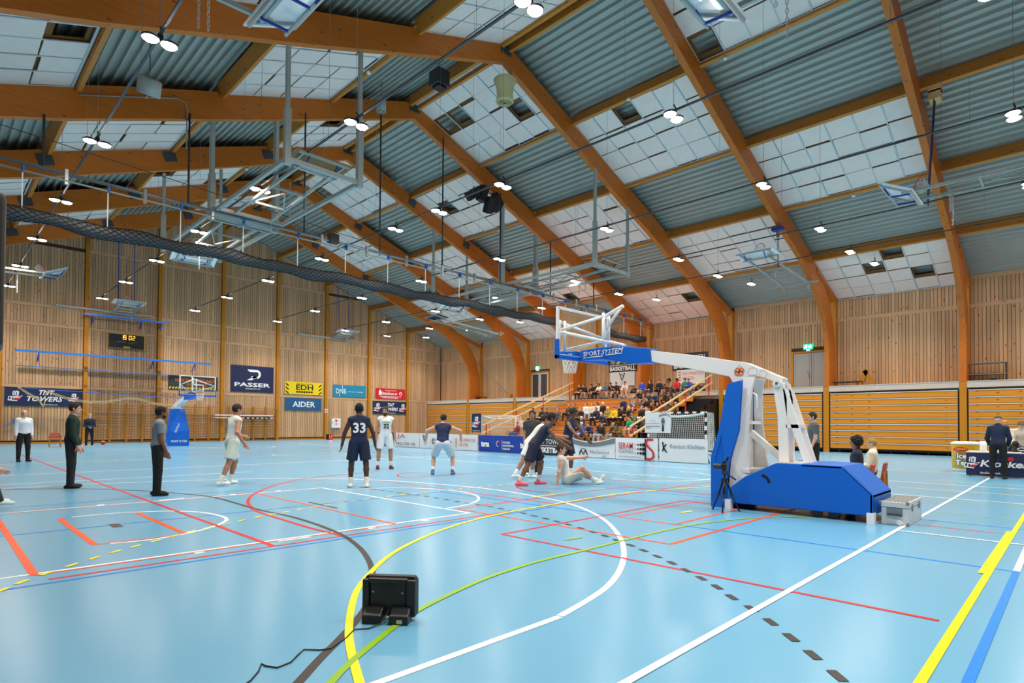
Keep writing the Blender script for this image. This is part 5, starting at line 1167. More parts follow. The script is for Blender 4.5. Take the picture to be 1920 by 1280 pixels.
for i in range(7): MB().b2((GX+.31, 17.0+i*.36, 1.715), (GX+.405, 17.18+i*.36, 1.805)).build('black_mark', 'black', t)
MB().b2((GX+.1, 16.4, 1.75), (GX+.36, 16.5, 1.95)).b2((GX+.1, 19.2, 1.75), (GX+.36, 19.3, 1.95)).build('hanger', 'steel', t)
t = thing('wall_crank', 'small blue hand crank on the boards by the white shirted man', 'crank', (GX, 3.75, 1.2)); MB().b2((GX, 3.8, 1.3), (GX+.12, 4.05, 1.55)).build('gearbox', 'blue_beam', t); MB().bar((GX+.14, 3.85, 1.35), (GX+.14, 3.3, 1.1), .05, .05).build('handle', 'blue_beam', t)
def ball(p, r, label):
    b = MB(); n, m_ = 18, 10
    b.lathe((p[0], p[1], r), [(r*math.sin(math.pi*i/m_)+1e-4, -r*math.cos(math.pi*i/m_)) for i in range(m_+1)], n); o = b.build('basketball', 'rim_orange'); tag(o, label, 'ball')
    for k in range(3):
        ax = ((1, 0, 0), (0, 1, 0), (0, 0, 1))[k]; e = [(1, 2), (0, 2), (0, 1)][k]; pts = []
        for i in range(20):
            v = [0, 0, 0]; v[e[0]] = math.cos(i*math.pi/10)*r*1.001; v[e[1]] = math.sin(i*math.pi/10)*r*1.001; pts.append((p[0]+v[0], p[1]+v[1], r+v[2]))
        MB().tube(pts, .006, 4, closed=True).build('seam', 'black', o)
ball(fl(193, 833.5), .13, 'orange basketball lying in front of the wall bars')
# photographer's camera
pc = Vector((*fl(167, 837.5)[:2], 0)); t = thing('photo_camera', 'small black camera held by the blond photographer', 'camera', (pc.x+.42, pc.y-.02, 1.12)); bevel_obj(MB().box((pc.x+.42, pc.y-.02, 1.17), (.07, .15, .1)).build('camera_body', 'black', t)); MB().tube([(pc.x+.45, pc.y-.02, 1.16), (pc.x+.58, pc.y-.03, 1.15)], .04, 12).build('lens', 'charcoal', t)
# ------------------------------------------------------------------ advertising boards along the touchline
AY = 20.2
def ad_board(label, p0, p1, m, top=.86, sag=0.0, wavy=.02):
    x0 = onY(p0, 840, AY).x; x1 = onY(p1, 840, AY).x; t = thing('ad_board', label, 'ad board', ((x0+x1)/2, AY, 0)); w = x1-x0; n = 14; r = random.Random(int(p0)); ph = r.uniform(0, 6)
    G = []
    for i in range(n+1):
        f = i/n; zt = top-sag*math.sin(math.pi*f); G.append([(x0+w*f, AY+wavy*math.sin(f*9+ph)*(k/4)*.5+.012*(4-k)/4, .02+(zt-.02)*k/4) for k in range(5)])
    mb = MB().sheet(G); o = mb.build('banner_sheet', m, t)
    MB().b2((x0+.02, AY+.05, .0), (x1-.02, AY+.08, top-.1 if not sag else .3)).build('backing_board', 'lightgrey', t)
    for x in (x0+.15, x1-.15): MB().bar((x, AY+.08, .6 if not sag else .28), (x, AY+.45, 0), .03, .03).build('support_leg', 'charcoal', t)
    return Face((x0, AY-.02, 0), (1, 0, 0), (0, 0, 1), t), w, top
F, w, h = ad_board('navy and white advertising board half hidden by player 32', 700, 737.5, 'charcoal'); F.text('TOWERS', w*.1, h*.55, w*.85, h*.32, 'print_white', .02); F.rect('rule', w*.05, h*.48, w*.97, h*.51, 'print_white'); F.text('BASKETBALL', w*.08, h*.1, w*.88, h*.32, 'print_white', .03)
F, w, h = ad_board('white advertising board with thin red monogram', 739, 786, 'banner_white'); F.text('JA', w*.12, h*.55, w*.35, h*.36, 'print_red', -.01); F.text('SKILTER AS', w*.1, h*.14, w*.75, h*.2, 'print_grey', 0)
def vee(F, a, b, s):
    F.poly('logo', [[(a-.45*s, b+s), (a-.28*s, b+s), (a+.02*s, b+.12*s), (a, b-.08*s), (a-.06*s, b+.05*s)], [(a+.45*s, b+s), (a+.28*s, b+s), (a+.1*s, b+.5*s), (a+.02*s, b+.12*s), (a+.06*s, b+.05*s)]], 'print_black', 2); F.poly('logo', [[(a-.1*s, b+.75*s), (a, b+.6*s), (a+.1*s, b+.75*s), (a, b+.95*s)], [(a-.12*s, b-.15*s), (a, b-.35*s), (a+.12*s, b-.15*s), (a, b-.25*s)]], 'print_black', 2)
F, w, h = ad_board('white advertising board with black vee mark', 786.5, 806, 'banner_white'); vee(F, w*.5, h*.42, h*.5)
F, w, h = ad_board('white advertising board with round letter mark behind the crouching player', 806.5, 850, 'banner_white'); F.ring('logo', w*.16, h*.5, h*.2, h*.05, 'print_grey'); F.text('t', w*.1, h*.36, w*.08, h*.3, 'print_grey', .03); F.text('carbo-team', w*.3, h*.4, w*.65, h*.24, 'print_grey'); F.rect('small_print', w*.45, h*.28, w*.95, h*.31, 'print_grey', 2)
def spine(F, a, b, s, m='print_orange'):
    for i in range(4): F.poly('spine_logo', [[(a-.16*s+.03*s*(i % 2), b+.25*s*i), (a+.16*s, b+.25*s*i+.05*s), (a+.12*s, b+.25*s*i+.17*s), (a-.12*s, b+.25*s*i+.13*s)]], m, 2)
F, w, h = ad_board('white advertising board with orange spine logo', 850.5, 895, 'banner_white'); spine(F, w*.12, h*.2, h*.6); F.text('KIROPRAKTISK', w*.25, h*.55, w*.7, h*.2, 'print_orange'); F.text('SENTER', w*.25, h*.25, w*.38, h*.2, 'print_orange')
F, w, h = ad_board('long blue advertising board with white logos', 897, 1000, 'blue_dark', .84, 0, .05)
for x in (.06, .78): F.text('terna', w*x, h*.3, w*.16, h*.36, 'print_white', .05)
F.disc('logo_dot', w*.4, h*.62, h*.08, 'print_red', 2); F.ring('logo', w*.39, h*.52, h*.18, h*.04, 'print_white', 2, 16, 90, 270); F.rect('rule', w*.455, h*.2, w*.46, h*.75, 'print_white', 2)
for i, s in enumerate(('NORGES', 'BASKETBALL', 'FORBUND')): F.text(s, w*.475, h*(.55-.19*i), w*(.13 if i != 1 else .2), h*.12, 'print_white', .02)
F, w, h = ad_board('dark club advertising board behind the tangle of players', 1000.5, 1063, 'charcoal'); F.text('TNT TOWERS', w*.08, h*.6, w*.85, h*.27, 'print_white'); F.rect('rule', w*.05, h*.5, w*.95, h*.53, 'print_white', 2); F.text('BASKETBALL', w*.06, h*.13, w*.88, h*.3, 'print_white', .04)
F, w, h = ad_board('white sagging advertising banner with photo strip and mountain mark', 1063.5, 1153, 'banner_white', .92, .22)
F.poly('photo_strip', [[(w*i/10, h*(.95-.24*math.sin(math.pi*i/10))), (w*(i+1)/10, h*(.95-.24*math.sin(math.pi*(i+1)/10))), (w*(i+1)/10, h*(.72-.2*math.sin(math.pi*(i+1)/10))), (w*i/10, h*(.72-.2*math.sin(math.pi*i/10)))] for i in range(10)], 'grey', 2)
F.ring('logo', w*.36, h*.2, h*.24, h*.025, 'print_black', 2, 20, 0, 180); F.stroke('logo', [(w*.27, h*.12), (w*.32, h*.34), (w*.36, h*.14), (w*.4, h*.34), (w*.45, h*.12)], h*.05, 'print_black', 2); F.text('Mechanical', w*.5, h*.2, w*.38, h*.15, 'print_grey'); F.text('AS', w*.75, h*.05, w*.08, h*.1, 'print_grey')
F, w, h = ad_board('white advertising board with red lettering and black dots', 1154, 1233, 'banner_white', .9); F.text('SERAM', w*.08, h*.5, w*.35, h*.28, 'print_red', .01); F.text('COATINGS', w*.08, h*.3, w*.36, h*.15, 'print_grey'); F.text('www.seramcoatings.com', w*.08, h*.1, w*.55, h*.09, 'print_grey')
for i in range(4):
    for j in range(3): F.disc('dot', w*(.49+.065*i), h*(.32+.19*j), h*(.025+.018*i), 'print_black', 2, 12)
F.rect('black_bar', w*.71, h*.04, w*.745, h*.96, 'print_black', 2); F.stroke('red_letter', [(w*.91, h*.93), (w*.76, h*.93), (w*.75, h*.7), (w*.9, h*.42), (w*.92, h*.2), (w*.86, h*.08), (w*.75, h*.07)], h*.09, 'print_red', 3)
F, w, h = ad_board('white advertising board with thin grey lettering in front of the goal', 1236, 1327, 'banner_white', .92); F.stroke('logo', [(w*.08, h*.85), (w*.1, h*.6), (w*.08, h*.45)], h*.06, 'print_black', 2); F.stroke('logo', [(w*.16, h*.75), (w*.1, h*.6), (w*.17, h*.4)], h*.06, 'print_black', 2); F.text('Kvantum Klinikken', w*.24, h*.58, w*.7, h*.18, 'print_grey')
# ------------------------------------------------------------------ goals with nets
def goal(label, x0, x1, y, dep, zt, striped, netm, pad=None):
    t = thing('handball_goal', label, 'goal', ((x0+x1)/2, y, 0)); T = .08
    for x in (x0, x1): MB().b2((x-T/2, y-T/2, 0), (x+T/2, y+T/2, zt)).build('post', 'white', t)
    MB().b2((x0, y-T/2, zt-T), (x1, y+T/2, zt)).build('crossbar', 'white', t)
    if striped:
        for x in (x0, x1):
            for i in range(5): MB().b2((x-T/2-.003, y-T/2-.003, .2+i*.4), (x+T/2+.003, y+T/2+.003, .4+i*.4)).build('black_band', 'black', t)
        for i in range(7): MB().b2((x0+.2+i*.4, y-T/2-.003, zt-T-.003), (x0+.4+i*.4, y+T/2+.003, zt+.003)).build('black_band', 'black', t)
    for x in (x0, x1): MB().tube([(x, y, zt-.05), (x, y+dep*.7, zt-.05), (x, y+dep, .05), (x, y, .05)], .018, 6).build('stay', 'steel', t)
    mb = MB(); n = int((x1-x0)/.1); m_ = int(zt/.1)
    for i in range(n+1): x = x0+(x1-x0)*i/n; mb.bar((x, y+dep*.7, zt-.06), (x, y+dep, .05), .012, .012)
    for j in range(m_+1):
        f = j/m_; yy = y+dep*(.7+.3*f); z = (zt-.06)*(1-f)+.05*f; mb.bar((x0, yy, z), (x1, yy, z), .012, .012)
        for x in (x0, x1): mb.bar((x, y, z), (x, yy, z), .012, .012)
    for i in range(9):
        yy = y+dep*.7*i/8
        for x in (x0, x1): mb.bar((x, yy, zt-.05), (x, yy, .05), .012, .012)
        mb.bar((x0, yy, zt-.05), (x1, yy, zt-.05), .012, .012)
    o = mb.build('net', netm, t)
    MB().tube([(x0+(x1-x0)*i/12, y+.12, zt-.08-.16*math.sin(math.pi*i/12)) for i in range(13)], .05, 8).build('net_roll', 'net_white', t)
    return t
goal('black and white handball goal with white net beside the stand', -15.5, -12.45, 25.6, 1.1, 2.08, True, 'net_white')
gx0, gx1 = onY(903, 790, 27.0).x, onY(967, 790, 27.0).x
goal('white practice goal with pale net below the left handrails', gx0, gx1, 27.0, .9, 2.0, False, 'net_white')
t = thing('microphone_banner', 'white banner with a vintage microphone print hung on the handball goal', 'banner', (-14.6, 25.5, 0)); a = onY(1209.5, 790, 25.5); b = onY(1258, 790, 25.5); z0 = onY(1215, 811, 25.5).z; z1 = onY(1215, 773, 25.5).z
MB().sheet([[(a.x+(b.x-a.x)*i/6, 25.5+.03*math.sin(i), z0+(z1-z0)*k/3) for k in range(4)] for i in range(7)]).build('sheet', 'banner_white', t); w = b.x-a.x; h = z1-z0; F = Face((a.x, 25.45, z0), (1, 0, 0), (0, 0, 1), t)
F.text('BERGLAND LYD', w*.57, h*.74, w*.42, h*.12, 'print_black', .02, arc=h*.1); F.poly('microphone', [[(w*(.72+.07*math.cos(i*.524)), h*(.55+.19*math.sin(i*.524))) for i in range(12)]], 'grey', 2); F.poly('microphone_grip', [[(w*.69, h*.36), (w*.75, h*.36), (w*.76, h*.08), (w*.68, h*.08)]], 'print_black', 2); F.stroke('grille', [(w*.66, h*.55), (w*.78, h*.55)], h*.03, 'print_black', 3)
F.text('www.berglandlyd.no', w*.04, h*.42, w*.56, h*.08, 'print_black'); F.text('utleie av', w*.25, h*.58, w*.18, h*.05, 'print_grey'); F.rect('small_print', w*.05, h*.3, w*.6, h*.33, 'print_grey', 2); F.rect('small_print', w*.05, h*.22, w*.25, h*.25, 'print_grey', 2)
# club flag on a stand, banners on the balcony wall
fy = 26.6; a = onY(885, 775, fy); b = onY(901.5, 810, fy); t = thing('club_flag', 'narrow navy club flag standing left of the practice goal', 'flag', ((a.x+b.x)/2, fy, 0)); MB().b2((a.x, fy, b.z), (b.x, fy+.02, a.z)).build('cloth', 'banner_navy', t); MB().tube([(a.x+.03, fy+.05, 0), (a.x+.03, fy+.05, a.z+.05)], .02, 8).build('pole', 'steel', t); MB().b2((a.x-.1, fy-.15, 0), (b.x+.1, fy+.25, .04)).build('foot_plate', 'black', t); F = Face((a.x, fy, b.z), (1, 0, 0), (0, 0, 1), t); w = b.x-a.x; h = a.z-b.z; crest(F, w*.5, h*.52, w*.9); F.text('tntbasket.no', w*.1, h*.05, w*.8, h*.07, 'print_white')
def wall_banner(label, p0, p1, y0, y1, m):
    Y = WY-.06; a = onY(p0, y0, Y); b = onY(p1, y1, Y); t = thing('wall_banner', label, 'banner', ((a.x+b.x)/2, Y, min(a.z, b.z))); MB().b2((a.x, Y-.01, b.z), (b.x, Y, a.z)).build('cloth', m, t); return Face((a.x, Y-.01, b.z), (1, 0, 0), (0, 0, 1), t), b.x-a.x, a.z-b.z
for lab, p0, p1, y0, y1 in (('dark club banner above the white vee banner', 1142, 1194, 673, 695), ('dark club banner mostly hidden behind the white hoop arm', 1261, 1327, 664, 690)):
    F, w, h = wall_banner(lab, p0, p1, y0, y1, 'charcoal'); F.text('TNT', w*.05, h*.58, w*.2, h*.28, 'print_white'); crest(F, w*.36, h*.72, h*.4); F.text('TOWERS', w*.46, h*.58, w*.48, h*.28, 'print_white'); F.rect('rule', w*.04, h*.46, w*.96, h*.5, 'print_white', 2); F.text('BASKETBALL', w*.04, h*.08, w*.92, h*.32, 'print_white', .04)
F, w, h = wall_banner('white banner with black vee mark on the balcony wall', 1144, 1190, 697, 722, 'banner_white'); vee(F, w*.5, h*.32, h*.55)
F, w, h = wall_banner('white banner with orange spine logo on the balcony wall', 1269, 1322, 691, 718, 'banner_white'); spine(F, w*.1, h*.2, h*.65); F.text('KIROPRAKTISK', w*.22, h*.55, w*.74, h*.2, 'print_orange'); F.text('SENTER', w*.22, h*.25, w*.4, h*.2, 'print_orange')
for i, (px, py, lab) in enumerate(((1191, 734, 'black rucksack on the balcony beside the youth in beige trousers'), (1312, 730, 'black bag on the balcony behind the right handrails'))):
    q = onY(px, py, 35.7); o = MB().lathe((q.x, 35.7, 3.65), [(.35, 0), (.36, .1), (.25, .3), (.1, .38), (0, .4)], 12).build('bag', 'black'); tag(o, lab, 'bag'); MB().tube([(q.x-.1, 35.55, 3.95), (q.x, 35.5, 4.08), (q.x+.1, 35.55, 3.95)], .015, 6).build('handle', 'black', o)
# stored timber and trestles on the balcony
def shelf_stack(label, px, kind):
    q = onY(px, 715, 36.3); x = q.x; t = thing('stored_table', label, 'table', (x, 36.3, 3.42))
    if kind == 0:
        for z in (4.0, 4.55): MB().box((x, 36.3, z), (1.6, .6, .05)).build('table_top', 'steel', t)
        for s in (-.75, .75): MB().bar((x+s, 36.1, 3.44), (x+s, 36.1, 4.55), .04, .04).bar((x+s, 36.5, 3.44), (x+s, 36.5, 4.55), .04, .04).build('leg_frame', 'charcoal', t)
        MB().tube([(x+.3, 36.2, 3.62), (x+.3, 36.5, 3.62)], .18, 14).build('rolled_mat', 'charcoal', t)
    else:
        MB().box((x, 36.3, 3.9), (1.5, .5, .06)).build('table_top', 'charcoal', t)
        for s in (-.7, .65): MB().box((x+s, 36.3, 3.66), (.1, .45, .46)).build('trestle', 'column_wood', t)
        if kind == 2: MB().bar((x+.5, 36.2, 3.5), (x+.95, 36.2, 4.55), .12, .25).bar((x+1.35, 36.2, 3.45), (x+.85, 36.2, 4.5), .12, .2).build('leaning_plank', 'bar_wood', t)
shelf_stack('grey folding tables stacked on the balcony beside the right arch', 1849, 0); shelf_stack('dark trestle with leaning planks on the balcony', 1590, 2); shelf_stack('dark table top on timber trestles on the balcony near the corner', 900, 1)
# ------------------------------------------------------------------ drinks stall
ty = 21.5; tx0, tx1 = -2.38, .75; t = thing('stall_table', 'stall table covered with a navy printed cloth', 'table', ((tx0+tx1)/2, ty+.4, 0))
MB().b2((tx0, ty, .68), (tx1, ty+.8, .72)).build('table_top', 'white', t)
for x in (tx0+.08, tx1-.08):
    for y in (ty+.08, ty+.72): MB().b2((x-.02, y-.02, 0), (x+.02, y+.02, .68)).build('leg', 'steel', t)
MB().sheet([[(tx0+(tx1-tx0)*i/20, ty-.03-.012*math.sin(i*1.3)*(1-k/4), .03+.66*k/4) for k in range(5)] for i in range(21)]).build('cloth', 'banner_navy', t)
F = Face((tx0, ty-.06, .03), (1, 0, 0), (0, 0, 1), t); crest(F, .14, .36, .38); F.text('Kiosken', .32, .26, 1.1, .2, 'print_white', .03, .2); F.text('tntbasket.no', .32, .06, .6, .07, 'print_white', .01); F.disc('red_dot', 1.0, .5, .07, 'print_red', 2)
dx, dy = -2.62, 23.6; t = thing('drinks_drum', 'yellow round drinks cooler with ice tea print', 'cooler', (dx, dy, 0)); mat('drum_yellow', '#f2b714', .4); MB().lathe((dx, dy, 0), [(.0, .06), (.33, .06), (.36, .1), (.38, .86), (.39, .9)], 28).build('drum', 'drum_yellow', t); MB().lathe((dx, dy, .9), [(.395, -.02), (.4, .03), (.3, .06), (0, .07)], 28).build('lid', 'white', t); MB().lathe((dx, dy, 0), [(.34, .0), (.36, .05), (.36, .1)], 28).build('base_ring', 'white', t)
for a in (.5, 2.1, 3.7, 5.2): MB().tube([(dx+.28*math.cos(a), dy+.28*math.sin(a)-.02, .03), (dx+.28*math.cos(a), dy+.28*math.sin(a)+.02, .03)], .03, 8).build('castor', 'black', t)
F = Face((dx-.3, dy-.4, 0), (1, -.12, 0), (0, 0, 1), t); F.disc('red_lozenge', .22, .72, .2, 'print_red', 1, ry=.075); F.text('Lipton', .07, .69, .3, .08, 'yellow', .02); F.text('Ice', .1, .42, .28, .19, 'steel_blue', .09, k=1); F.text('Ice', .12, .43, .25, .17, 'print_white', .03); F.text('Tea', .06, .2, .36, .19, 'steel_blue', .09, k=1); F.text('Tea', .08, .21, .33, .17, 'print_white', .03)
def on_table(name, label, cat, x, y, build):
    o = thing(name, label, cat, (x, y, .72)); build(o, x, y, .72)
on_table('paper_roll', 'tall white paper roll standing on the stall table', 'paper', -2.02, ty+.35, lambda o, x, y, z: (MB().tube([(x, y, z), (x, y, z+.3)], .08, 16).build('roll', 'white', o), MB().tube([(x, y, z+.3), (x, y, z+.302)], .02, 10).build('core', 'grey', o)))
on_table('cash_machine', 'black till with screen on the stall table', 'till', -.95, ty+.4, lambda o, x, y, z: (bevel_obj(MB().b2((x-.22, y-.2, z), (x+.35, y+.2, z+.12)).build('drawer_box', 'black', o)), MB().box((x+.1, y+.05, z+.35), (.5, .05, .32), Matrix.Rotation(-.2, 3, 'X')).build('screen', 'black', o), MB().b2((x+.05, y+.05, z+.12), (x+.15, y+.12, z+.24)).build('stand', 'charcoal', o), MB().tube([(x-.2+.1*math.cos(i*.6), y-.3, z+.1+.04*math.sin(i*.6)) for i in range(11)], .01, 6, closed=True).build('cable_loop', 'white', o)))
for i in range(6): on_table('drinking_cup', 'paper cup standing on the stall table', 'cup', -1.75+.09*(i % 3), ty+.15+.1*(i//3), lambda o, x, y, z: (MB().lathe((x, y, z), [(0, 0), (.028, 0), (.04, .1), (.036, .1), (.025, .005), (0, .005)], 12).build('cup_wall', 'white', o), MB().tube([(x+.04*math.cos(k*.5236), y+.04*math.sin(k*.5236), z+.1) for k in range(12)], .003, 4, closed=True).build('rim', 'lightgrey', o)))
for o in bpy.data.objects:
    if o.name.startswith('drinking_cup'): o['group'] = 'paper cups on the stall'
on_table('coffee_flask', 'black coffee flask beside the till', 'flask', -1.32, ty+.55, lambda o, x, y, z: (MB().lathe((x, y, z), [(0, 0), (.08, 0), (.08, .25), (.05, .32), (0, .34)], 16).build('flask_body', 'black', o), MB().tube([(x+.08, y, z+.08), (x+.14, y, z+.14), (x+.08, y, z+.24)], .012, 6).build('handle', 'charcoal', o)))
# black loudspeaker on a stand at the left edge and a folding stool behind the goal
sp = ray(7, 790); sp = Vector((sp.x, sp.y, 0))*3.3; dv = sp.normalized(); lv = Vector((-dv.y, dv.x, 0)); q = sp+lv*.2; t = thing('loudspeaker', 'black loudspeaker cabinet cut off at the left edge', 'loudspeaker', (q.x, q.y, 0))
bevel_obj(MB().box((q.x, q.y, 2.27), (.4, .38, .88), Matrix((dv, lv, Vector((0, 0, 1)))).transposed()).build('cabinet', 'black', t), .05, 4); q = q+lv*.25; MB().tube([(q.x, q.y, .5), (q.x, q.y, 1.85)], .018, 8).build('pole', 'black', t)
for a in (0, 2.1, 4.2): MB().tube([(q.x, q.y, .9), (q.x+.35*math.cos(a+2.6), q.y-.1+.3*math.sin(a+2.6), .02)], .014, 6).build('leg', 'black', t)
q = onY(1330, 850, 21.0); t = thing('folding_chair', 'small black folding stool at the end of the advertising boards', 'chair', (q.x, 21.0, 0)); MB().b2((q.x-.18, 20.85, .43), (q.x+.18, 21.15, .47)).build('seat', 'black', t)
for s in (-.16, .16): MB().bar((q.x+s, 20.85, .44), (q.x+s, 21.2, 0), .02, .02).build('leg', 'charcoal', t); MB().bar((q.x+s, 21.15, .44), (q.x+s, 20.8, 0), .02, .02).build('leg', 'charcoal', t)
# ------------------------------------------------------------------ fold-up hoops hung under the roof
wood('board_back', '#a9743f', '#94602f', 'Y', 4, .5, knots=False)
def chain(mb, p, q, pitch=.075, r=.008):
    p = Vector(p); q = Vector(q); L = (q-p).length; n = max(2, int(L/pitch)); d = (q-p)/L
    a = d.cross(Vector((1, .3, 0))).normalized(); b = d.cross(a)
    for i in range(n):
        c = p+d*(i+.5)*L/n; e = a if i % 2 else b
        mb.tube([c+d*(.045*math.cos(t*math.pi/4))+e*(.022*math.sin(t*math.pi/4)) for t in range(8)], r, 4, closed=True)
    return mb
def swing_hoop(label, P, a, L, hw=.62, dz=.25, tilt=8, masts=(), back='white_paint', extra=0, straps=(), chains=1, brd=(.9, 1.05)):
    """arms swing from pivot P along a to a board folded up under the roof"""
    P = Vector(P); a = Vector(a).normalized(); l = Vector((-a.y, a.x, 0)); Z = Vector((0, 0, 1))
    t = thing('ceiling_hoop', label, 'hoop', P, 'fold-up hoops under the roof')
    W = lambda s, y, z: P+a*s+l*y+Z*z
    MB().bar(W(0, -hw-.5, 0), W(0, hw+.5, 0), .1, .1).build('pivot_bar', 'grey_paint', t)
    for sg in (-1, 1):
        MB().bar(W(0, sg*hw, 0), W(L, sg*hw*.8, dz), .07, .09).build('swing_arm', 'grey_paint', t)
        MB().bar(W(L*.25, sg*hw*.95, dz*.25), W(L*.55, -sg*.0, dz*.55), .04, .04).build('brace', 'grey_paint', t)
    for f in (.28, .6, .97): MB().bar(W(L*f, -hw, dz*f), W(L*f, hw, dz*f), .06, .07).build('cross_bar', 'grey_paint', t)
    ct, st = math.cos(math.radians(tilt)), math.sin(math.radians(tilt)); v = (a*ct+Z*st); n = (Z*ct-a*st); c = W(L+.1, 0, dz+.16)
    R = Matrix((l, v, n)).transposed()
    bw, bh = brd
    B_ = MB().box(c, (2*bw, bh, .035), R).build('backboard', back, t)
    fr = MB()
    for s in (-1, 1): fr.box(c+v*(s*(bh/2-.05))-n*.05, (2*bw-.2, .06, .07), R); fr.box(c+l*(s*(bw-.25))-n*.05, (.06, bh-.1, .07), R)
    fr.build('board_frame', 'grey_paint', t)
    for s in (-1, 1):
        MB().bar(c+l*(s*.45)-n*.06-v*.4, c+l*(s*.45)-n*.28+v*.1, .03, .05).build('blue_brace', 'blue_dark', t); MB().bar(c+l*(s*.45)-n*.28+v*.1, c+l*(s*.45)-n*.06+v*.42, .03, .05).build('blue_brace', 'blue_dark', t)
    MB().bar(c-l*.6-n*.28+v*.1, c+l*.6-n*.28+v*.1, .05, .05).build('lower_bar', 'grey_paint', t)
    q = c-v*(bh/2-.2)+n*.02; rc = q+n*.37
    rm = MB().tube([rc+(n*math.cos(k*math.pi/10)+l*math.sin(k*math.pi/10))*.225 for k in range(20)], .014, 6, closed=True).box(q+n*.07, (.16, .1, .14), R)
    rm.build('rim', 'rim_orange', t); net_tubes(MB(), rc, .22, .15, .3, 12, 3, .008, -v+Vector((0, 0, -.6))).build('net', 'net_white', t)
    for x, y, z in masts:
        b = W(0, 0, 0).z
        MB().b2((x-.055, y-.055, b-.05), (x+.055, y+.055, z)).build('mast', 'grey_paint', t); MB().b2((x-.085, y-.085, b-.1), (x+.085, y+.085, b+(z-b)*.45)).build('mast_sleeve', 'grey_paint', t)
    if len(masts) == 4:
        m = [Vector((x, y, P.z+.05)) for x, y, z in masts]
        for i, j in ((0, 1), (2, 3), (0, 2), (1, 3)): MB().bar(m[i], m[j], .1, .12).build('frame_bar', 'grey_paint', t)
    for s in straps: MB().bar(s[0], s[1], .05, .02).build('strap', 'blue_dark', t)
    for k in range(chains): chain(MB(), W(L*.75, .25-.5*k, dz*.7), W(L*.75, .25-.5*k, dz*.7-.85-.3*k)).build('chain', 'galv', t)
    return t
def under(k, y): return 15.6-.397*abs(y-RY)
XA, XB, XC = FX(2)+.32, FX(3)+.3, FX(4)+.32
for (y0, y1), where in (((7.05, 9.35), 'near the left cables'), ((21.6, 24.3), 'over the near basket')):
    ym = (y0+y1)/2
    swing_hoop('fold-up hoop with orange rim and brown backed board '+where, (XB+.75, ym, 8.85), (1, 0, 0), 4.75, .62, .25, 4, [(XA, y0, under(2, y0)), (XB, y0, under(3, y0)), (XA, y1, under(2, y1)), (XB, y1, under(3, y1))], 'board_back', chains=2)
    swing_hoop('fold-up hoop with white board showing below the black net roll '+where, (XB-.5, ym, 8.85), (-1, 0, 0), 5.0, .62, -.25, -32, [(XB-.15, y0, under(3, y0)), (XC, y0, under(4, y0)), (XB-.15, y1, under(3, y1)), (XC, y1, under(4, y1))])
    swing_hoop('fold-up hoop with tilted white board '+('above the camera aisle' if y0 < 10 else 'beside the hoist ropes'), (.9 if y0 > 10 else .3, ym-.1 if y0 > 10 else 9.8, 9.0), (-1, 0, 0), 5.0, .6, .1, 28, [(FX(-1)+.3, y0, under(-1, y0)), (FX(-1)+.3, y1, under(-1, y1))], chains=2)
swing_hoop('fold-up hoop folded against the balcony wall arch', (-10.7, 32.3, 8.95), (0, -1, 0), 5.0, .62, .35, 5, [(-11.3, 32.4, under(1, 32.4)-.4), (-10.1, 32.4, under(1, 32.4)-.4)], chains=0)
swing_hoop('fold-up hoop with black board near the last arches', (-33.6, 32.0, 8.6), (0, -1, 0), 5.8, .62, .45, 6, [(-34.2, 32.2, under(5, 32.2)-.3), (-33.0, 32.2, under(5, 32.2)-.3)], 'black', chains=0)
for x, lab in ((-10.4, 'fold-up hoop with white board above the left touchline'), (-38.4, 'fold-up hoop with open red rim above the man in white shirt')):
    swing_hoop(lab, (x, -.9, 8.9), (0, 1, 0), 5.4, .62, .15, 24, [(x-.62, -.9, under(0, -.9)-.1), (x+.62, -.9, under(0, -.9)-.1)], chains=2, straps=[((x-.3, 2.2, 9.1), (x-.3, 2.4, deckz(2.4)-.3))])
for y, lab in ((9.3, 'fold-up hoop hung on blue straps above the scoreboard'), (25.2, 'fold-up hoop hung on blue straps above the teal sign')):
    swing_hoop(lab, (GX+.25, y, 8.72), (1, 0, 0), 1.6, .62, .35, 6, (), 'white_paint', straps=[((GX+1.5, y-.5, 9.15), (GX+1.2, y-.5, deckz(y)-.3)), ((GX+1.5, y+.4, 9.15), (GX+1.2, y+.4, deckz(y)-.3))], chains=1)
    MB().b2((GX+.1, y-3.6, 8.72), (GX+.25, y+1.8, 8.86)).build('wall_rail', 'grey_paint', bpy.data.objects[[o.name for o in bpy.data.objects if o.get('label') == lab][0]])
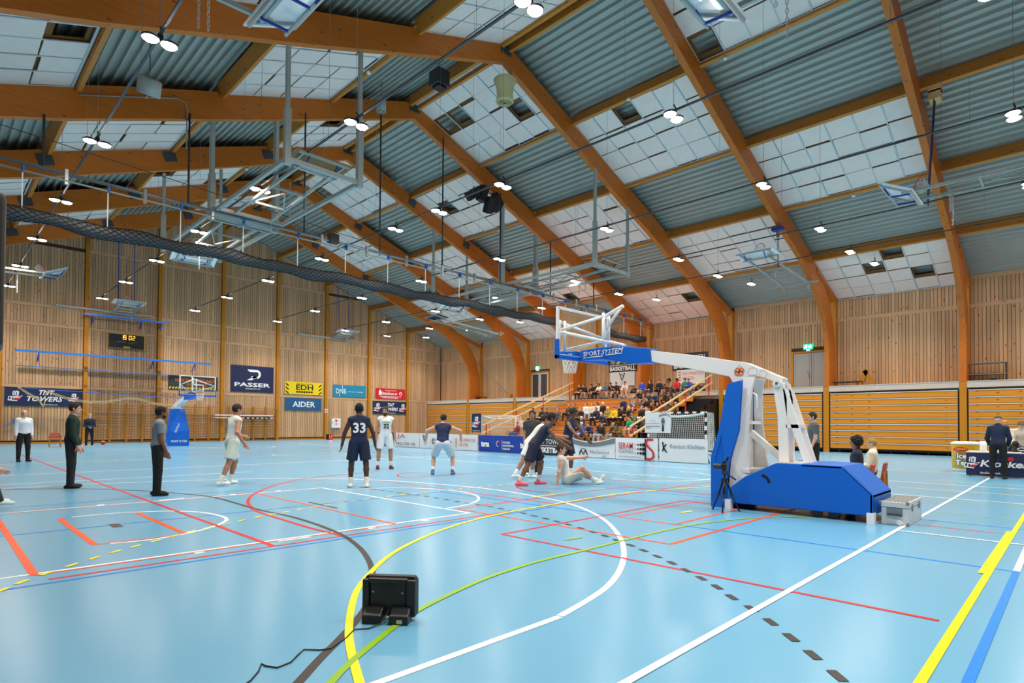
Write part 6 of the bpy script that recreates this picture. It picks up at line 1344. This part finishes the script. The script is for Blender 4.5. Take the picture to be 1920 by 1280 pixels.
# ------------------------------------------------------------------ dividing curtain rolled up in black netting
CX = -21.55
def curtain():
    t = thing('divider_net', 'long black dividing net rolled up under its hoist tube', 'curtain', (CX, 17, 7.3)); r = random.Random(4)
    ys = [-2+i*.25 for i in range(149)]; zc = lambda y: 7.33+.03*math.sin(y*1.1)+.035*math.sin(y*2.7+1); rad = lambda y: .2+.02*math.sin(y*1.9)+.015*math.sin(y*4.3)
    mat('roll_grey', '#55585c', .75); pts = [(CX+.03*math.sin(y*1.7), y, zc(y)) for y in ys]
    MB().tube(pts, [rad(y)*.93 for y in ys], 12).build('rolled_sheet', 'roll_grey', t)
    nt = MB()
    for k in range(9):
        for s in (-1, 1):
            q = []
            for i in range(int(37.2/.12)):
                y = -2+i*.12; a = s*y*3.2+k*2*math.pi/9; R_ = rad(y)+.006; q.append((CX+.03*math.sin(y*1.7)+R_*math.cos(a), y, zc(y)+R_*math.sin(a)))
            nt.tube(q, .011, 3, cap=False)
    o = nt.build('net_mesh', 'net_black', t)
    MB().tube([(CX, -2, 8.83), (CX, 35, 8.75)], .055, 10).build('hoist_tube', 'steel', t); MB().tube([(CX+.05, -2, 8.6), (CX+.05, 35, 8.55)], .03, 8).build('drive_tube', 'grey_paint', t)
    for i in range(18):
        y = -.2+2.04*i
        MB().tube([(CX+.09, y-.02, 8.66), (CX+.09, y+.02, 8.66)], .12, 16).build('pulley', 'blue_beam', t); MB().tube([(CX+.07, y-.025, 8.66), (CX+.07, y+.025, 8.66)], .05, 10).build('pulley_hub', 'blue_dark', t)
        MB().b2((CX+.02, y-.015, 7.45), (CX+.035, y+.015, 8.62)).build('lift_strap', 'white', t)
        MB().b2((CX-.03, y+.96, 8.5), (CX+.07, y+1.04, 8.95)).build('tube_clamp', 'galv', t)
    for y in (2.33, 6.25, 10.43, 13.9, 17.4, 21.3, 25.4, 29.6):
        MB().tube([(CX-.35, y, 8.85), (CX-.35, y, under(3, y)+.3)], .035, 8).bar((CX-.35, y, 8.87), (CX, y, 8.85), .04, .04).build('hanger_tube', 'charcoal', t)
    MB().b2((CX-.12, 11.3, 8.72), (CX+.12, 11.7, 9.1)).build('hoist_motor', 'black', t)
    MB().tube([(CX+.6, -2, 9.7), (CX+.6, 12, 8.95), (CX+.6, 35, 8.0)], .012, 5).build('guide_cable', 'black', t)
curtain()
# ------------------------------------------------------------------ fans, loudspeakers and other roof gear
def roof_fan():
    x, y, z = FX(2)+.12, RY+.08, 14.55
    t = thing('roof_fan', 'cream bell shaped roof fan hanging from the ridge', 'fan', (x, y, z)); MB().lathe((x, y, z), [(.3, -.42), (.36, -.36), (.31, -.1), (.36, .25), (.46, .48), (.44, .5), (.3, .42)], 28).build('bell_housing', 'cream', t)
    for r in (.08, .15, .22, .28): MB().tube([(x+r*math.cos(k*.314), y+r*math.sin(k*.314), z-.4-.02*(.28-r)/.28) for k in range(20)], .016, 6, closed=True).build('grille_ring', 'cream', t)
    MB().lathe((x, y, z-.38), [(.0, .1), (.27, .1)], 20).build('dark_throat', 'black', t); MB().tube([(x-.35, y, z+.48), (x-.35, y, 15.4)], .012, 6).build('hanger', 'bracket', t); MB().tube([(x+.35, y, z+.48), (x+.35, y, 15.4)], .012, 6).build('hanger', 'bracket', t)
roof_fan()
def blower(label, x, y, z, r, h, tilt=0):
    t = thing('air_blower', label, 'fan', (x, y, z)); ax = (math.sin(tilt), 0, math.cos(tilt)); c = Vector((x, y, z)); A = Vector(ax)
    MB().lathe(c, [(r*.3, h*.52), (r*.9, h*.5), (r, h*.4), (r, -h*.5), (r*.85, -h*.5)], 22, ax).build('drum', 'grey_paint', t); MB().lathe(c, [(r*.84, -h*.49), (r*.84, -h*.44), (0, -h*.42)], 22, ax).build('outlet', 'steel', t)
    for k in range(4): MB().bar(c-A*h*.5, c-A*h*.5+Vector((math.cos(k*1.57), math.sin(k*1.57), 0))*r*.85, .02, .02).build('outlet_vane', 'grey_paint', t)
    MB().tube([(x, y, z+h*.5), (x+.05, y, z+h*.5+.25), (x, y, deckz(y)-.1)], .02, 6).build('hanger', 'steel', t)
blower('grey drum blower hanging under the metal deck with pipes on both sides', FX(2.45), 4.35, 11.05, .3, .45, .5); blower('white upright cylinder blower by the cable rail', FX(2.75), 13.2, 14.75, .2, .5); blower('grey blower hanging under the metal roof bay', 1.2, 27.9, 10.6, .3, .4, .3)
def speaker_cluster():
    for i, (dx, dy, dz, rz, rx) in enumerate(((-.1, -.75, .05, .9, .35), (.1, -.3, .12, .2, .2), (.15, .1, -.35, -.2, .5), (.1, .55, -.15, -.7, .3), (-.1, .9, .15, -1.1, .3))):
        p = Vector((FX(3)+.75+dx, 19.9+dy, 12.95+dz)); t = thing('loudspeaker', 'black loudspeaker in the cluster hung under a roof arch', 'loudspeaker', p, 'loudspeaker cluster'); R = (Matrix.Rotation(-rz, 3, 'X') @ Matrix.Rotation(rx, 3, 'Y'))
        bevel_obj(MB().box(p, (.36, .42, .8), R).build('cabinet', 'black', t), .03); MB().box(p+R @ Vector((.185, 0, 0)), (.01, .38, .74), R).build('grille', 'dark', t); MB().tube([p+Vector((0, 0, .3)), (FX(3)+.3, 19.9+dy*.5, 13.6)], .02, 6).build('bracket', 'bracket', t)
speaker_cluster()
def hoist_box():
    x, y, z = FX(0)+.62, 24.6, 13.35; t = thing('hoist_box', 'square timber hoist box with black ropes beside an arch', 'box', (x, y, z)); MB().b2((x-.18, y-.3, z-.2), (x+.18, y+.3, z+.3)).build('box_panel', 'handrail_wood', t); MB().b2((x-.17, y-.2, z-.5), (x+.17, y+.3, z-.25)).build('lower_panel', 'handrail_wood', t); MB().b2((x-.185, y-.22, z-.22), (x+.185, y+.2, z-.18)).build('slot', 'black', t)
    for dy in (-.12, .1): MB().tube([(x, y+dy, z-.2), (x-.15, y+dy-.6, z-4.3)], .018, 6).build('rope', 'blue_dark' if dy < 0 else 'black', t)
    MB().bar((x-.6, y-.1, z+.1), (x-.15, y-.1, z+.1), .06, .06).bar((x-.6, y-.1, z-.4), (x-.15, y-.1, z-.35), .06, .06).build('mount', 'galv', t)
hoist_box()
t = thing('rope_pulley', 'blue rope pulley clamped below an arch near the wall', 'pulley', (FX(1)+.1, 28.1, 10.5)); MB().box((FX(1)+.1, 28.1, 10.72), (.5, .3, .14)).build('clamp', 'blue_dark', t); MB().box((FX(1)+.1, 28.1, 10.5), (.14, .1, .3)).build('sheave', 'steel', t); MB().tube([(FX(1)+.1, 28.05, 10.4), (FX(1)+.1, 28.05, 8.9)], .012, 5).tube([(FX(1)+.1, 28.2, 10.4), (FX(1)+.1, 28.2, 8.9)], .012, 5).build('rope', 'black', t)
t = thing('roof_unit', 'dark box unit hanging in the ridge opening', 'unit', (FX(2.4), 14.6, 15.4)); MB().b2((FX(2.4)-.3, 14.3, 15.3), (FX(2.4)+.3, 14.9, 15.9)).build('case', 'charcoal', t); MB().b2((FX(2.4)-.2, 14.4, 15.2), (FX(2.4)+.2, 14.8, 15.3)).build('outlet', 'black', t); MB().tube([(FX(2.4), 14.6, 15.9), (FX(2.4), 14.6, deckz(14.6)-.05)], .02, 6).build('hanger', 'steel', t)
for k in (4, 5, 6):
    for y in (3.05, 7.27, 11.5, 20.05, 24.3):
        z = deckz(y)-.75; MB().box((FX(k)+FT+.015, y, z), (.03, .5, .42), Matrix.Rotation((SLOPE if y < RY else -SLOPE), 3, 'X')).build('steel_plate', 'bracket', ARCHES[k+1])
t = thing('wind_brace', 'thin steel wind brace rod falling to the balcony', 'rod', onY(957, 744, 36.2)); MB().tube([onY(852, 630, 36.2), onY(957, 744, 36.2)], .03, 8).build('rod', 'steel', t); MB().box(onY(957, 744, 36.2), (.3, .3, .5)).build('anchor_block', 'column_wood', t)
# conduit on the arch beside the blower
t = thing('conduit', 'thin white conduit pipe bent over the face of an arch', 'pipe', (FX(3)+FT+.03, 6.3, 11)); X = FX(3)+FT+.03; MB().tube([(X, 3.2, 11.55), (X, 5.9, 12.55), (X, 6.15, 12.5), (X, 6.2, 12.3), (X, 6.2, 10.9)], .022, 6).build('pipe', 'grey_paint', t); MB().b2((X-.02, 6.1, 11.9), (X+.03, 6.3, 11.96)).build('clip', 'steel', t)
# detectors on the purlins
for i, (x, y) in enumerate(((-13, 19.9), (-9, 20.0), (-25, 24.2), (-7, 28.5), (-31, 11.6), (-19, 11.5))):
    o = MB().lathe((x, y, deckz(y)-.62), [(0, -.06), (.06, -.05), (.08, 0), (.05, .06), (0, .06)], 12).build('smoke_detector', 'white'); tag(o, 'small round white smoke detector under a purlin', 'detector', 'smoke detectors')
